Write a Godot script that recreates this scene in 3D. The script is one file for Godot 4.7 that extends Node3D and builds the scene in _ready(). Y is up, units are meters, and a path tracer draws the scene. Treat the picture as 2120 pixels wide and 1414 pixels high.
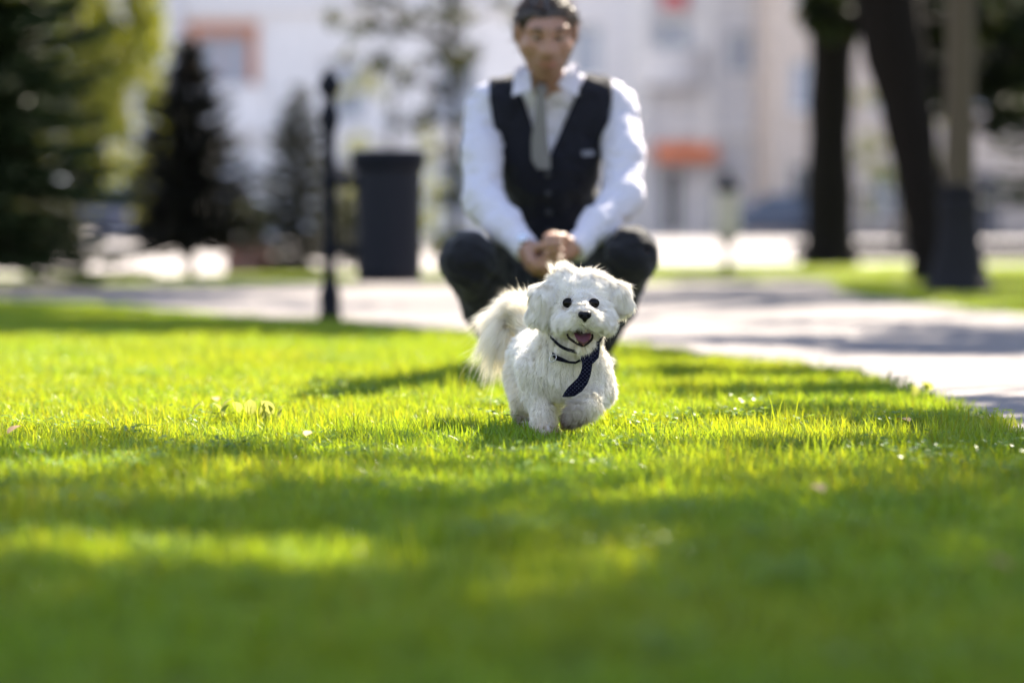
extends Node3D
# A park on a sunny morning: a small white dog trots over the lawn towards the camera while a man in a waistcoat squats behind it.
# Metres, y up; the camera stands at the origin's ground point and looks along -z.

const SUN_ELEVATION := 43.0
var sun_from := Vector3(0.5, 0, -0.866).normalized()

func _ready() -> void:
	rng.seed = 7
	var e := deg_to_rad(SUN_ELEVATION)
	sun_from = (sun_from * cos(e) + Vector3.UP * sin(e)).normalized()
	setup_view()
	make_materials()
	build_setting()
	build_street()
	build_trees()
	build_park_furniture()
	build_lawn()
	build_dog()
	build_man()
	build_small_things()


func setup_view() -> void:
	var camera := Camera3D.new()
	camera.name = "camera"
	add_child(camera)
	var lens := CameraAttributesPhysical.new()
	lens.frustum_focal_length = 85.0
	lens.frustum_focus_distance = 5.03
	lens.exposure_aperture = 1.42
	lens.frustum_near = 0.05
	lens.frustum_far = 400.0
	camera.attributes = lens
	camera.position = Vector3(0, 0.45, 0)
	camera.rotation.x = -atan(242.0 / 5008.0)
	camera.near = 0.05
	camera.far = 400.0
	camera.current = true
	var around := WorldEnvironment.new()
	around.name = "sky"
	var env := Environment.new()
	env.background_mode = Environment.BG_SKY
	var sky_look := ProceduralSkyMaterial.new()
	sky_look.sky_top_color = Color(0.6, 0.69, 0.86)
	sky_look.sky_horizon_color = Color(0.9, 0.91, 0.94)
	sky_look.sky_curve = 0.22
	sky_look.sky_energy_multiplier = 0.68
	sky_look.ground_bottom_color = Color(0.3, 0.32, 0.28)
	sky_look.ground_horizon_color = Color(0.7, 0.72, 0.74)
	sky_look.sun_angle_max = 12.0
	var sky := Sky.new()
	sky.sky_material = sky_look
	env.sky = sky
	env.background_energy_multiplier = 1.0
	env.tonemap_mode = Environment.TONE_MAPPER_LINEAR
	env.tonemap_exposure = 5.3
	env.sdfgi_enabled = true
	env.ssao_enabled = true
	env.ssil_enabled = true
	around.environment = env
	add_child(around)
	var sun := DirectionalLight3D.new()
	sun.name = "sun"
	sun.light_energy = 1.6
	sun.light_color = Color(1.0, 0.955, 0.88)
	sun.light_angular_distance = 0.5
	sun.shadow_enabled = true
	add_child(sun)
	sun.look_at_from_position(sun_from * 50.0, Vector3.ZERO)


# ---------------------------------------------------------------- helpers
var rng := RandomNumberGenerator.new()
var M := {}

class Geo:
	var v := PackedVector3Array()
	var c := PackedColorArray()
	var i := PackedInt32Array()
	var n := PackedVector3Array()

	func tri(a: Vector3, b: Vector3, d: Vector3) -> void:
		var k := v.size()
		v.append(a); v.append(b); v.append(d)
		i.append(k); i.append(k + 1); i.append(k + 2)

	func quad(a: Vector3, b: Vector3, d: Vector3, e: Vector3) -> void:
		var k := v.size()
		v.append(a); v.append(b); v.append(d); v.append(e)
		for q in [0, 1, 2, 0, 2, 3]:
			i.append(k + q)

	# a face turned away from a point inside
	func away(from: Vector3, p: Array) -> void:
		var f: Vector3 = (p[2] - p[0]).cross(p[1] - p[0])
		if f.dot(p[0] - from) < 0.0:
			p.reverse()
		if p.size() == 4:
			quad(p[0], p[1], p[2], p[3])
		else:
			tri(p[0], p[1], p[2])

	func box(center: Vector3, size: Vector3, basis := Basis()) -> void:
		var h := size / 2.0
		for ax in 3:
			for s: float in [-1.0, 1.0]:
				var a := Vector3.ZERO
				a[ax] = h[ax] * s
				var u := Vector3.ZERO
				u[(ax + 1) % 3] = h[(ax + 1) % 3]
				var w := Vector3.ZERO
				w[(ax + 2) % 3] = h[(ax + 2) % 3] * s
				quad(center + basis * (a - u - w), center + basis * (a - u + w), center + basis * (a + u + w), center + basis * (a + u - w))

	# a box whose edges are chamfered
	func chamfered(center: Vector3, size: Vector3, b: float, basis := Basis()) -> void:
		var h := size / 2.0
		var q := h - Vector3(b, b, b)
		var at := func(sx: float, sy: float, sz: float, ax: int) -> Vector3:
			var p := Vector3(sx * q.x, sy * q.y, sz * q.z)
			p[ax] = (sx if ax == 0 else sy if ax == 1 else sz) * h[ax]
			return center + basis * p
		for s: float in [-1.0, 1.0]:
			quad(at.call(s, -1, -s, 0), at.call(s, -1, s, 0), at.call(s, 1, s, 0), at.call(s, 1, -s, 0))
			quad(at.call(-s, s, -1, 1), at.call(s, s, -1, 1), at.call(s, s, 1, 1), at.call(-s, s, 1, 1))
			quad(at.call(s, -1, s, 2), at.call(-s, -1, s, 2), at.call(-s, 1, s, 2), at.call(s, 1, s, 2))
		for s: float in [-1.0, 1.0]:
			for t: float in [-1.0, 1.0]:
				away(center, [at.call(s, t, -1, 0), at.call(s, t, 1, 0), at.call(s, t, 1, 1), at.call(s, t, -1, 1)])
				away(center, [at.call(s, -1, t, 0), at.call(s, 1, t, 0), at.call(s, 1, t, 2), at.call(s, -1, t, 2)])
				away(center, [at.call(-1, s, t, 1), at.call(1, s, t, 1), at.call(1, s, t, 2), at.call(-1, s, t, 2)])
				for w: float in [-1.0, 1.0]:
					away(center, [at.call(s, t, w, 0), at.call(s, t, w, 1), at.call(s, t, w, 2)])

	func tube(path: PackedVector3Array, radii: PackedFloat32Array, sides := 8, caps := true) -> void:
		var k := v.size()
		var side := Vector3.ZERO
		for p in path.size():
			var d := (path[mini(p + 1, path.size() - 1)] - path[maxi(p - 1, 0)]).normalized()
			if side == Vector3.ZERO:
				side = d.cross(Vector3.UP if absf(d.y) < 0.9 else Vector3.RIGHT).normalized()
			side = (side - d * side.dot(d)).normalized()
			var up := d.cross(side)
			for s in sides:
				var a := TAU * s / sides
				v.append(path[p] + (side * cos(a) + up * sin(a)) * radii[p])
		for p in path.size() - 1:
			for s in sides:
				var a := k + p * sides + s
				var b := k + p * sides + (s + 1) % sides
				for q in [a, b + sides, b, a, a + sides, b + sides]:
					i.append(q)
		if caps:
			for end in 2:
				var p := 0 if end == 0 else path.size() - 1
				var m := v.size()
				v.append(path[p])
				for s in sides:
					var a := k + p * sides + s
					var b := k + p * sides + (s + 1) % sides
					for q in ([m, a, b] if end == 0 else [m, b, a]):
						i.append(q)

	# profile of (radius, height) turned round the y axis at a point
	func lathe(at: Vector3, profile: Array, sides := 20) -> void:
		var k := v.size()
		for p in profile:
			for s in sides:
				var a := TAU * s / sides
				v.append(at + Vector3(cos(a) * p.x, p.y, sin(a) * p.x))
		for p in profile.size() - 1:
			for s in sides:
				var a := k + p * sides + s
				var b := k + p * sides + (s + 1) % sides
				for q in [a, b + sides, a + sides, a, b, b + sides]:
					i.append(q)

	func ball(at: Vector3, r: Vector3, rings := 10, sides := 14, basis := Basis()) -> void:
		var k := v.size()
		for p in rings + 1:
			var t := PI * p / rings
			for s in sides:
				var a := TAU * s / sides
				v.append(at + basis * (r * Vector3(cos(a) * sin(t), cos(t), sin(a) * sin(t))))
		for p in rings:
			for s in sides:
				var a := k + p * sides + s
				var b := k + p * sides + (s + 1) % sides
				for q in [a, b + sides, b, a, a + sides, b + sides]:
					i.append(q)

	func smooth() -> void:
		n.resize(v.size())
		n.fill(Vector3.ZERO)
		for t in range(0, i.size(), 3):
			var a := i[t]
			var b := i[t + 1]
			var d := i[t + 2]
			var f := (v[d] - v[a]).cross(v[b] - v[a])
			n[a] += f
			n[b] += f
			n[d] += f
		for k in n.size():
			n[k] = n[k].normalized() if n[k].length_squared() > 1e-20 else Vector3.UP

	func mesh() -> ArrayMesh:
		if n.size() != v.size():
			smooth()
		var a := []
		a.resize(Mesh.ARRAY_MAX)
		a[Mesh.ARRAY_VERTEX] = v
		a[Mesh.ARRAY_NORMAL] = n
		if c.size() == v.size():
			a[Mesh.ARRAY_COLOR] = c
		a[Mesh.ARRAY_INDEX] = i
		var m := ArrayMesh.new()
		m.add_surface_from_arrays(Mesh.PRIMITIVE_TRIANGLES, a)
		return m


func lin(r: float, g: float, b: float) -> Color:
	return Color(r, g, b).linear_to_srgb()


func mat(called: String, c: Color, rough := 0.7, spec := 0.5) -> StandardMaterial3D:
	var m := StandardMaterial3D.new()
	m.resource_name = called
	m.albedo_color = c
	m.roughness = rough
	m.metallic_specular = spec
	return m


func leafy(called: String, through: Color, rough := 0.5) -> StandardMaterial3D:
	var m := mat(called, Color.WHITE, rough, 0.4)
	m.vertex_color_use_as_albedo = true
	m.backlight_enabled = true
	m.backlight = through
	m.cull_mode = BaseMaterial3D.CULL_DISABLED
	return m


# colour noise between two tones, laid on all three planes
func mottled(m: StandardMaterial3D, a: Color, b: Color, scale: float, frequency := 0.02, sd := 1) -> StandardMaterial3D:
	var noise := FastNoiseLite.new()
	noise.seed = sd
	noise.frequency = frequency
	noise.fractal_octaves = 5
	noise.fractal_gain = 0.6
	var t := NoiseTexture2D.new()
	t.width = 512
	t.height = 512
	t.seamless = true
	t.noise = noise
	var ramp := Gradient.new()
	ramp.set_color(0, a)
	ramp.set_color(1, b)
	t.color_ramp = ramp
	m.albedo_color = Color.WHITE
	m.albedo_texture = t
	m.uv1_triplanar = true
	m.uv1_world_triplanar = true
	m.uv1_scale = Vector3.ONE * scale
	return m


func relief(m: StandardMaterial3D, depth: float, frequency := 0.06, sd := 5) -> StandardMaterial3D:
	var noise := FastNoiseLite.new()
	noise.seed = sd
	noise.frequency = frequency
	noise.fractal_octaves = 4
	var t := NoiseTexture2D.new()
	t.width = 512
	t.height = 512
	t.seamless = true
	t.noise = noise
	m.heightmap_enabled = true
	m.heightmap_texture = t
	m.heightmap_scale = depth
	return m


func part(called: String, g, material: Material, parent: Node, label := "") -> MeshInstance3D:
	var o := MeshInstance3D.new()
	o.name = called
	o.mesh = g.mesh() if g is Geo else g
	o.material_override = material
	parent.add_child(o, true)
	if label:
		o.set_meta("label", label)
	return o


var used := {}

func numbered(called: String) -> String:
	used[called] = used.get(called, -1) + 1
	return called if used[called] == 0 else "%s_%03d" % [called, used[called]]


func tag(o: Node, label: String, category: String, group := "") -> void:
	o.set_meta("label", label)
	o.set_meta("category", category)
	if group:
		o.set_meta("group", group)


func thing(called: String, at: Vector3, label: String, category: String, group := "") -> Node3D:
	var o := Node3D.new()
	o.name = numbered(called)
	add_child(o)
	o.position = at
	tag(o, label, category, group)
	return o


func structure(called: String, g, material: Material) -> MeshInstance3D:
	var o := part(called, g, material, self)
	o.set_meta("kind", "structure")
	return o


func sheet(points: PackedVector2Array, y: float) -> Geo:
	var g := Geo.new()
	for p in points:
		g.v.append(Vector3(p.x, y, -p.y))
		g.n.append(Vector3.UP)
	var t := Geometry2D.triangulate_polygon(points)
	for k in range(0, t.size(), 3):
		var flip := (g.v[t[k + 2]] - g.v[t[k]]).cross(g.v[t[k + 1]] - g.v[t[k]]).y < 0.0
		g.i.append_array([t[k], t[k + 2], t[k + 1]] if flip else [t[k], t[k + 1], t[k + 2]])
	return g


# a value that is random but the same for the same place
func place_hash(x: float, y: float, z := 0.0) -> float:
	return fposmod(sin(x * 127.1 + y * 311.7 + z * 74.7) * 43758.5453, 1.0)


# ---------------------------------------------------------------- bodies from blended bones (surface nets)
class Field:
	var lo: Vector3
	var cell: float
	var nx: int
	var ny: int
	var nz: int
	var k: float
	var s := PackedFloat32Array()
	var d := PackedFloat32Array()

	func _init(a: Vector3, b: Vector3, size: float, blend: float) -> void:
		lo = a
		cell = size
		k = blend
		nx = int((b.x - a.x) / size) + 2
		ny = int((b.y - a.y) / size) + 2
		nz = int((b.z - a.z) / size) + 2
		s.resize(nx * ny * nz)
		s.fill(0.0)

	func span(c0: Vector3, c1: Vector3) -> Array:
		var a := ((c0 - lo) / cell).floor()
		var b := ((c1 - lo) / cell).ceil()
		return [maxi(0, int(a.x)), mini(nx - 1, int(b.x)), maxi(0, int(a.y)), mini(ny - 1, int(b.y)), maxi(0, int(a.z)), mini(nz - 1, int(b.z))]

	func cap(a: Vector3, b: Vector3, ra: float, rb: float) -> void:
		var pad := Vector3.ONE * (maxf(ra, rb) + 3.0 * k + cell)
		var q := span(a.min(b) - pad, a.max(b) + pad)
		var ab := b - a
		var l2 := maxf(ab.length_squared(), 1e-9)
		for z in range(q[4], q[5] + 1):
			for y in range(q[2], q[3] + 1):
				var row := (z * ny + y) * nx
				var p := lo + Vector3(q[0], y, z) * cell - a
				for x in range(q[0], q[1] + 1):
					var t := clampf(p.dot(ab) / l2, 0.0, 1.0)
					s[row + x] += exp(-((p - ab * t).length() - ra - (rb - ra) * t) / k)
					p.x += cell

	func ell(c: Vector3, r: Vector3, basis := Basis()) -> void:
		var m := maxf(r.x, maxf(r.y, r.z)) + 3.0 * k + cell
		var q := span(c - Vector3.ONE * m, c + Vector3.ONE * m)
		var inv := basis.transposed()
		var r2 := r * r
		for z in range(q[4], q[5] + 1):
			for y in range(q[2], q[3] + 1):
				var row := (z * ny + y) * nx
				for x in range(q[0], q[1] + 1):
					var p := inv * (lo + Vector3(x, y, z) * cell - c)
					var k0 := (p / r).length()
					var k1 := (p / r2).length()
					s[row + x] += exp(-(k0 * (k0 - 1.0) / maxf(k1, 1e-6)) / k)

	func finish() -> void:
		d.resize(s.size())
		for j in s.size():
			d[j] = -k * log(s[j]) if s[j] > 1e-9 else 1.0

	# d becomes change.call(point, d) near the surface
	func change(reach: float, f: Callable) -> void:
		var j := 0
		for z in nz:
			for y in ny:
				for x in nx:
					if absf(d[j]) < reach:
						d[j] = f.call(lo + Vector3(x, y, z) * cell, d[j])
					j += 1

	func at(p: Vector3) -> float:
		var q := (p - lo) / cell
		var x := int(q.x)
		var y := int(q.y)
		var z := int(q.z)
		if x < 0 or y < 0 or z < 0 or x >= nx - 1 or y >= ny - 1 or z >= nz - 1:
			return 1.0
		return d[(z * ny + y) * nx + x]

	func into(g: Geo) -> void:
		var ids := {}
		var step := [1, nx, nx * ny]
		var first := g.v.size()
		var corner := [0, 1, nx, nx + 1, nx * ny, nx * ny + 1, nx * ny + nx, nx * ny + nx + 1]
		var near := PackedInt32Array()
		for z in range(1, nz - 2):
			for y in range(1, ny - 2):
				var row := (z * ny + y) * nx
				for x in range(1, nx - 2):
					if absf(d[row + x]) < 2.5 * cell:
						near.append(row + x)
		for j in near:
			var inside := 0
			for q in corner:
				if d[j + q] < 0.0:
					inside += 1
			if inside == 0 or inside == 8:
				continue
			var sum := Vector3.ZERO
			var count := 0
			for e in 12:
				var ax := e / 4
				var b0 := [[0, 2, 4, 6], [0, 1, 4, 5], [0, 1, 2, 3]][ax][e % 4] as int
				var b1 := b0 + (1 << ax)
				var d0 := d[j + corner[b0]]
				var d1 := d[j + corner[b1]]
				if (d0 < 0.0) != (d1 < 0.0):
					var p := Vector3(b0 & 1, (b0 >> 1) & 1, (b0 >> 2) & 1)
					p[ax] += d0 / (d0 - d1)
					sum += p
					count += 1
			ids[j] = g.v.size()
			g.v.append(lo + (Vector3(j % nx, (j / nx) % ny, j / (nx * ny)) + sum / count) * cell)
		for j in near:
			for ax in 3:
				var d0 := d[j]
				var d1 := d[j + step[ax]]
				if (d0 < 0.0) == (d1 < 0.0):
					continue
				var u: int = step[(ax + 1) % 3]
				var w: int = step[(ax + 2) % 3]
				if not (ids.has(j) and ids.has(j - u) and ids.has(j - w) and ids.has(j - u - w)):
					continue
				var q := [ids[j], ids[j - u], ids[j - u - w], ids[j - w]]
				if d0 < 0.0:
					q = [q[3], q[2], q[1], q[0]]
				for t in [0, 1, 2, 0, 2, 3]:
					g.i.append(q[t])


# ---------------------------------------------------------------- materials
func make_materials() -> void:
	M.soil = mottled(mat("soil", Color.WHITE, 0.95, 0.2), lin(0.035, 0.045, 0.014), lin(0.07, 0.075, 0.03), 0.9, 0.03, 3)
	M.path = relief(mottled(mat("path_asphalt", Color.WHITE, 0.85, 0.3), lin(0.14, 0.124, 0.12), lin(0.235, 0.213, 0.207), 0.7, 0.03, 8), 0.35, 0.12)
	M.plaza = relief(mottled(mat("plaza_paving", Color.WHITE, 0.85, 0.3), lin(0.27, 0.245, 0.235), lin(0.36, 0.33, 0.32), 0.25, 0.03, 9), 0.3)
	M.grass = leafy("grass", Color(1.1, 0.97, 0.6), 0.34)
	M.grass.metallic_specular = 0.5
	M.needle = leafy("needles", Color(0.3, 0.3, 0.15), 0.6)
	M.leaf = leafy("leaves", Color(0.95, 0.92, 0.4), 0.5)
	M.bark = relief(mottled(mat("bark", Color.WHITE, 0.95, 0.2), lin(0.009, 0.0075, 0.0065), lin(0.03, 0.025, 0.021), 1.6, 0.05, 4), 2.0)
	M.pale_bark = relief(mottled(mat("pale_bark", Color.WHITE, 0.9, 0.2), lin(0.06, 0.055, 0.045), lin(0.14, 0.125, 0.1), 1.6, 0.05, 14), 1.0)
	M.iron = relief(mottled(mat("painted_iron", Color.WHITE, 0.5, 0.2), lin(0.006, 0.007, 0.011), lin(0.012, 0.013, 0.018), 3.0, 0.05, 6), 0.05)
	M.bin_steel = relief(mottled(mat("bin_steel", Color.WHITE, 0.45, 0.22), lin(0.01, 0.011, 0.016), lin(0.017, 0.018, 0.024), 3.0, 0.05, 16), 0.05)
	M.lamp_stone = relief(mottled(mat("lamp_base_iron", Color.WHITE, 0.7, 0.2), lin(0.014, 0.0135, 0.0145), lin(0.03, 0.029, 0.031), 2.5, 0.05, 7), 0.4)
	M.lamp_shaft = relief(mottled(mat("lamp_shaft_paint", Color.WHITE, 0.6, 0.2), lin(0.075, 0.06, 0.038), lin(0.11, 0.088, 0.057), 2.5, 0.04, 17), 0.1)
	M.cream = mottled(mat("cream_shade", Color.WHITE, 0.5, 0.5), lin(0.6, 0.54, 0.42), lin(0.74, 0.67, 0.53), 2.0, 0.03, 18)
	M.white_wall = relief(mottled(mat("white_render", Color.WHITE, 0.9, 0.3), lin(0.54, 0.535, 0.535), lin(0.66, 0.655, 0.655), 0.12, 0.03, 21), 0.5)
	M.grey_wall = relief(mottled(mat("grey_render", Color.WHITE, 0.9, 0.3), lin(0.46, 0.46, 0.48), lin(0.57, 0.565, 0.585), 0.12, 0.03, 22), 0.5)
	M.beige_wall = relief(mottled(mat("beige_render", Color.WHITE, 0.9, 0.3), lin(0.42, 0.36, 0.31), lin(0.53, 0.465, 0.41), 0.12, 0.03, 23), 0.5)
	M.trim = mat("white_trim", lin(0.62, 0.615, 0.62), 0.6)
	M.terracotta = mottled(mat("terracotta_paint", Color.WHITE, 0.8, 0.3), lin(0.36, 0.17, 0.1), lin(0.46, 0.23, 0.15), 0.6, 0.03, 24)
	M.awning = mottled(mat("orange_canvas", Color.WHITE, 0.85, 0.3), lin(0.55, 0.15, 0.06), lin(0.64, 0.2, 0.09), 0.8, 0.03, 25)
	M.red_cloth = mat("red_canvas", lin(0.45, 0.05, 0.06), 0.85)
	M.pane = mat("window_pane", lin(0.22, 0.25, 0.31), 0.08, 0.7)
	M.dark_pane = mat("dark_pane", lin(0.03, 0.035, 0.045), 0.08, 0.6)
	M.curtain = mat("net_curtain", lin(0.4, 0.4, 0.415), 0.9)
	M.door = mat("dark_door", lin(0.05, 0.05, 0.06), 0.5)
	M.brick = [mottled(mat("brick_red", Color.WHITE, 0.9, 0.3), lin(0.22, 0.1, 0.07), lin(0.34, 0.18, 0.13), 3.0, 0.05, 26), mottled(mat("brick_pale", Color.WHITE, 0.9, 0.3), lin(0.3, 0.17, 0.13), lin(0.42, 0.27, 0.21), 3.0, 0.05, 27)]
	M.mortar = mat("mortar", lin(0.3, 0.28, 0.26), 0.95)
	M.rubber = mat("tyre_rubber", lin(0.02, 0.02, 0.02), 0.8)
	M.rim = mat("alloy_rim", lin(0.5, 0.5, 0.52), 0.3)
	M.rim.metallic = 0.9
	M.lamp_glass = mat("headlight_glass", lin(0.6, 0.62, 0.65), 0.1, 0.7)
	M.low_wall = mottled(mat("dark_stone", Color.WHITE, 0.9, 0.3), lin(0.03, 0.028, 0.027), lin(0.07, 0.062, 0.06), 1.5, 0.04, 28)


# ---------------------------------------------------------------- ground, path, plaza
var lawn_edge := PackedVector2Array([Vector2(1.16, 0.5), Vector2(1.13, 2.5), Vector2(1.1, 4.2), Vector2(1.085, 5.12), Vector2(1.08, 5.75), Vector2(1.06, 6.4), Vector2(1.01, 7.03), Vector2(0.86, 7.5), Vector2(0.681, 7.95), Vector2(0.424, 8.75), Vector2(0.16, 9.15), Vector2(-0.113, 9.5), Vector2(-0.5, 10.2), Vector2(-0.776, 10.8), Vector2(-1.47, 11.7), Vector2(-2.07, 12.8), Vector2(-3.2, 14.2), Vector2(-5.0, 15.6), Vector2(-8.0, 16.4)])
var lawn_area := PackedVector2Array()
var island_area := PackedVector2Array()
var strip_area := PackedVector2Array()

func build_setting() -> void:
	lawn_area = lawn_edge.duplicate()
	lawn_area.append(Vector2(-8, 0.5))
	island_area = PackedVector2Array([Vector2(2.95, 1), Vector2(2.85, 6), Vector2(2.65, 10), Vector2(2.54, 12.1), Vector2(2.44, 13.2), Vector2(2.26, 14.5), Vector2(2.24, 16.2), Vector2(2.5, 18.2), Vector2(2.9, 19.4), Vector2(4.5, 20.2), Vector2(9, 20.6), Vector2(9, 1)])
	strip_area = PackedVector2Array([Vector2(-14, 18.0), Vector2(-3, 18.3), Vector2(0.5, 18.6), Vector2(2.5, 19.3), Vector2(4.2, 20.3), Vector2(14, 21), Vector2(14, 27.5), Vector2(4.5, 27), Vector2(1.2, 26), Vector2(-0.4, 23.5), Vector2(-1.6, 20.9), Vector2(-4, 20.3), Vector2(-14, 20.3)])
	var ground := Geo.new()
	ground.quad(Vector3(-250, 0, 20), Vector3(-250, 0, -350), Vector3(250, 0, -350), Vector3(250, 0, 20))
	structure("ground", ground, M.soil)
	var path := lawn_edge.duplicate()
	path.append_array(PackedVector2Array([Vector2(-14, 16.6), Vector2(-14, 18.0), Vector2(-3, 18.3), Vector2(0.5, 18.6), Vector2(2.5, 19.3)]))
	path.append_array(PackedVector2Array([Vector2(2.5, 18.2), Vector2(2.24, 16.2), Vector2(2.26, 14.5), Vector2(2.44, 13.2), Vector2(2.54, 12.1), Vector2(2.65, 10), Vector2(2.85, 6), Vector2(2.95, 0.5)]))
	structure("path", sheet(path, 0.004), M.path)
	var plaza := PackedVector2Array([Vector2(-60, 20.3), Vector2(-14, 20.3), Vector2(-4, 20.3), Vector2(-1.6, 20.9), Vector2(-0.4, 23.5), Vector2(1.2, 26), Vector2(4.5, 27), Vector2(14, 27.5), Vector2(60, 28), Vector2(60, 110), Vector2(-60, 110)])
	structure("plaza", sheet(plaza, 0.005), M.plaza)


# ---------------------------------------------------------------- houses and cars across the plaza
# openings: [x, y, width, height, kind]; the front faces +z, x runs from the middle
func house(called: String, at: Vector3, size: Vector3, wall: Material, label: String, openings: Array, turn := 0.0) -> Node3D:
	var o := thing(called, at, label, "building")
	o.rotation.y = turn
	var g := Geo.new()
	var w := size.x / 2.0
	var xs := [-w, w]
	var ys := [0.0, size.y]
	for q in openings:
		xs.append_array([q[0] - q[2] / 2.0, q[0] + q[2] / 2.0])
		ys.append_array([q[1], q[1] + q[3]])
	xs.sort()
	ys.sort()
	for a in xs.size() - 1:
		for b in ys.size() - 1:
			if xs[a + 1] - xs[a] < 0.001 or ys[b + 1] - ys[b] < 0.001:
				continue
			var c := Vector2((xs[a] + xs[a + 1]) / 2.0, (ys[b] + ys[b + 1]) / 2.0)
			var open := false
			for q in openings:
				open = open or (absf(c.x - q[0]) < q[2] / 2.0 and c.y > q[1] and c.y < q[1] + q[3])
			if not open:
				g.quad(Vector3(xs[a], ys[b], 0), Vector3(xs[a], ys[b + 1], 0), Vector3(xs[a + 1], ys[b + 1], 0), Vector3(xs[a + 1], ys[b], 0))
	for q in openings:
		var x0: float = q[0] - q[2] / 2.0
		var x1: float = q[0] + q[2] / 2.0
		var y0: float = q[1]
		var y1: float = q[1] + q[3]
		var z := -0.3
		g.quad(Vector3(x0, y0, 0), Vector3(x0, y0, z), Vector3(x0, y1, z), Vector3(x0, y1, 0))
		g.quad(Vector3(x1, y0, z), Vector3(x1, y0, 0), Vector3(x1, y1, 0), Vector3(x1, y1, z))
		g.quad(Vector3(x0, y1, z), Vector3(x1, y1, z), Vector3(x1, y1, 0), Vector3(x0, y1, 0))
		g.quad(Vector3(x0, y0, 0), Vector3(x1, y0, 0), Vector3(x1, y0, z), Vector3(x0, y0, z))
	g.quad(Vector3(-w, 0, -size.z), Vector3(-w, size.y, -size.z), Vector3(-w, size.y, 0), Vector3(-w, 0, 0))
	g.quad(Vector3(w, 0, 0), Vector3(w, size.y, 0), Vector3(w, size.y, -size.z), Vector3(w, 0, -size.z))
	g.quad(Vector3(w, 0, -size.z), Vector3(w, size.y, -size.z), Vector3(-w, size.y, -size.z), Vector3(-w, 0, -size.z))
	part("wall", g, wall, o)
	var roof := Geo.new()
	roof.chamfered(Vector3(0, size.y + 0.2, -size.z / 2.0), Vector3(size.x + 0.7, 0.4, size.z + 0.7), 0.06)
	part("roof", roof, M.trim, o)
	for q in openings:
		var kind: String = q[4]
		var c := Vector3(q[0], q[1] + q[3] / 2.0, -0.2)
		var fw := 0.07
		var f := Geo.new()
		f.box(c + Vector3(-q[2] / 2.0 + fw / 2.0, 0, 0), Vector3(fw, q[3], 0.1))
		f.box(c + Vector3(q[2] / 2.0 - fw / 2.0, 0, 0), Vector3(fw, q[3], 0.1))
		f.box(c + Vector3(0, q[3] / 2.0 - fw / 2.0, 0.001), Vector3(q[2] - 2.0 * fw, fw, 0.1))
		f.box(c + Vector3(0, -q[3] / 2.0 + fw / 2.0, 0.001), Vector3(q[2] - 2.0 * fw, fw, 0.1))
		if kind == "door":
			var dr := Geo.new()
			dr.chamfered(c, Vector3(q[2], q[3], 0.06), 0.01)
			var leaf := part("door", dr, M.door, o)
			part("door_frame", f, M.trim, leaf)
			var hd := Geo.new()
			hd.chamfered(c + Vector3(q[2] * 0.32, -0.1, 0.06), Vector3(0.04, 0.3, 0.05), 0.01)
			part("handle", hd, M.rim, leaf)
			continue
		f.box(c + Vector3(0, 0, 0.002), Vector3(fw * 0.8, q[3] - 2.0 * fw, 0.09))
		var win := part("window", f, M.terracotta if kind == "terracotta" else M.trim, o)
		for s: float in [-1.0, 1.0]:
			var pg := Geo.new()
			pg.box(c + Vector3(s * (q[2] / 4.0 - fw * 0.15), 0, -0.015), Vector3(q[2] / 2.0 - fw * 1.4, q[3] - 2.0 * fw, 0.012))
			part("pane", pg, M.dark_pane if kind == "dark" else M.pane, win)
		if kind != "dark":
			var cg := Geo.new()
			cg.box(c + Vector3(0, 0, -0.09), Vector3(q[2], q[3], 0.01))
			part("curtain", cg, M.curtain, win)
		var sg := Geo.new()
		sg.chamfered(Vector3(q[0], q[1] - 0.05, 0.06), Vector3(q[2] + 0.25, 0.09, 0.16), 0.015)
		part("sill", sg, M.trim, win)
		if kind == "terracotta":
			var tg := Geo.new()
			var hw: float = q[2] / 2.0
			tg.chamfered(Vector3(q[0] - hw - 0.14, c.y, 0.04), Vector3(0.26, q[3], 0.12), 0.02)
			tg.chamfered(Vector3(q[0] + hw + 0.14, c.y, 0.04), Vector3(0.26, q[3], 0.12), 0.02)
			tg.chamfered(Vector3(q[0], q[1] + q[3] + 0.17, 0.05), Vector3(q[2] + 0.6, 0.32, 0.16), 0.02)
			part("surround", tg, M.terracotta, win, "terracotta painted window surround")
	return o


func balcony(o: Node3D, x: float, y: float, w: float, out: float, wall: Material) -> void:
	var g := Geo.new()
	var prof := []
	for k in 9:
		var a := PI * k / 8.0
		prof.append(Vector3(x - cos(a) * w / 2.0, 0, 0.02 + sin(a) * out))
	for k in 8:
		var a: Vector3 = prof[k]
		var b: Vector3 = prof[k + 1]
		var up := Vector3(0, y + 1.05, 0)
		var dn := Vector3(0, y - 0.16, 0)
		g.quad(a + dn, a + up, b + up, b + dn)
		g.tri(Vector3(x, y - 0.16, 0.02), a + dn, b + dn)
		g.tri(Vector3(x, y + 0.02, 0.02), b + Vector3(0, y + 0.02, 0), a + Vector3(0, y + 0.02, 0))
	var b := part("balcony", g, wall, o)
	var r := Geo.new()
	var path := PackedVector3Array()
	var rad := PackedFloat32Array()
	for p in prof:
		path.append(p + Vector3(0, y + 1.1, 0))
		rad.append(0.06)
	r.tube(path, rad, 8)
	part("rail", r, M.trim, b)


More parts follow.
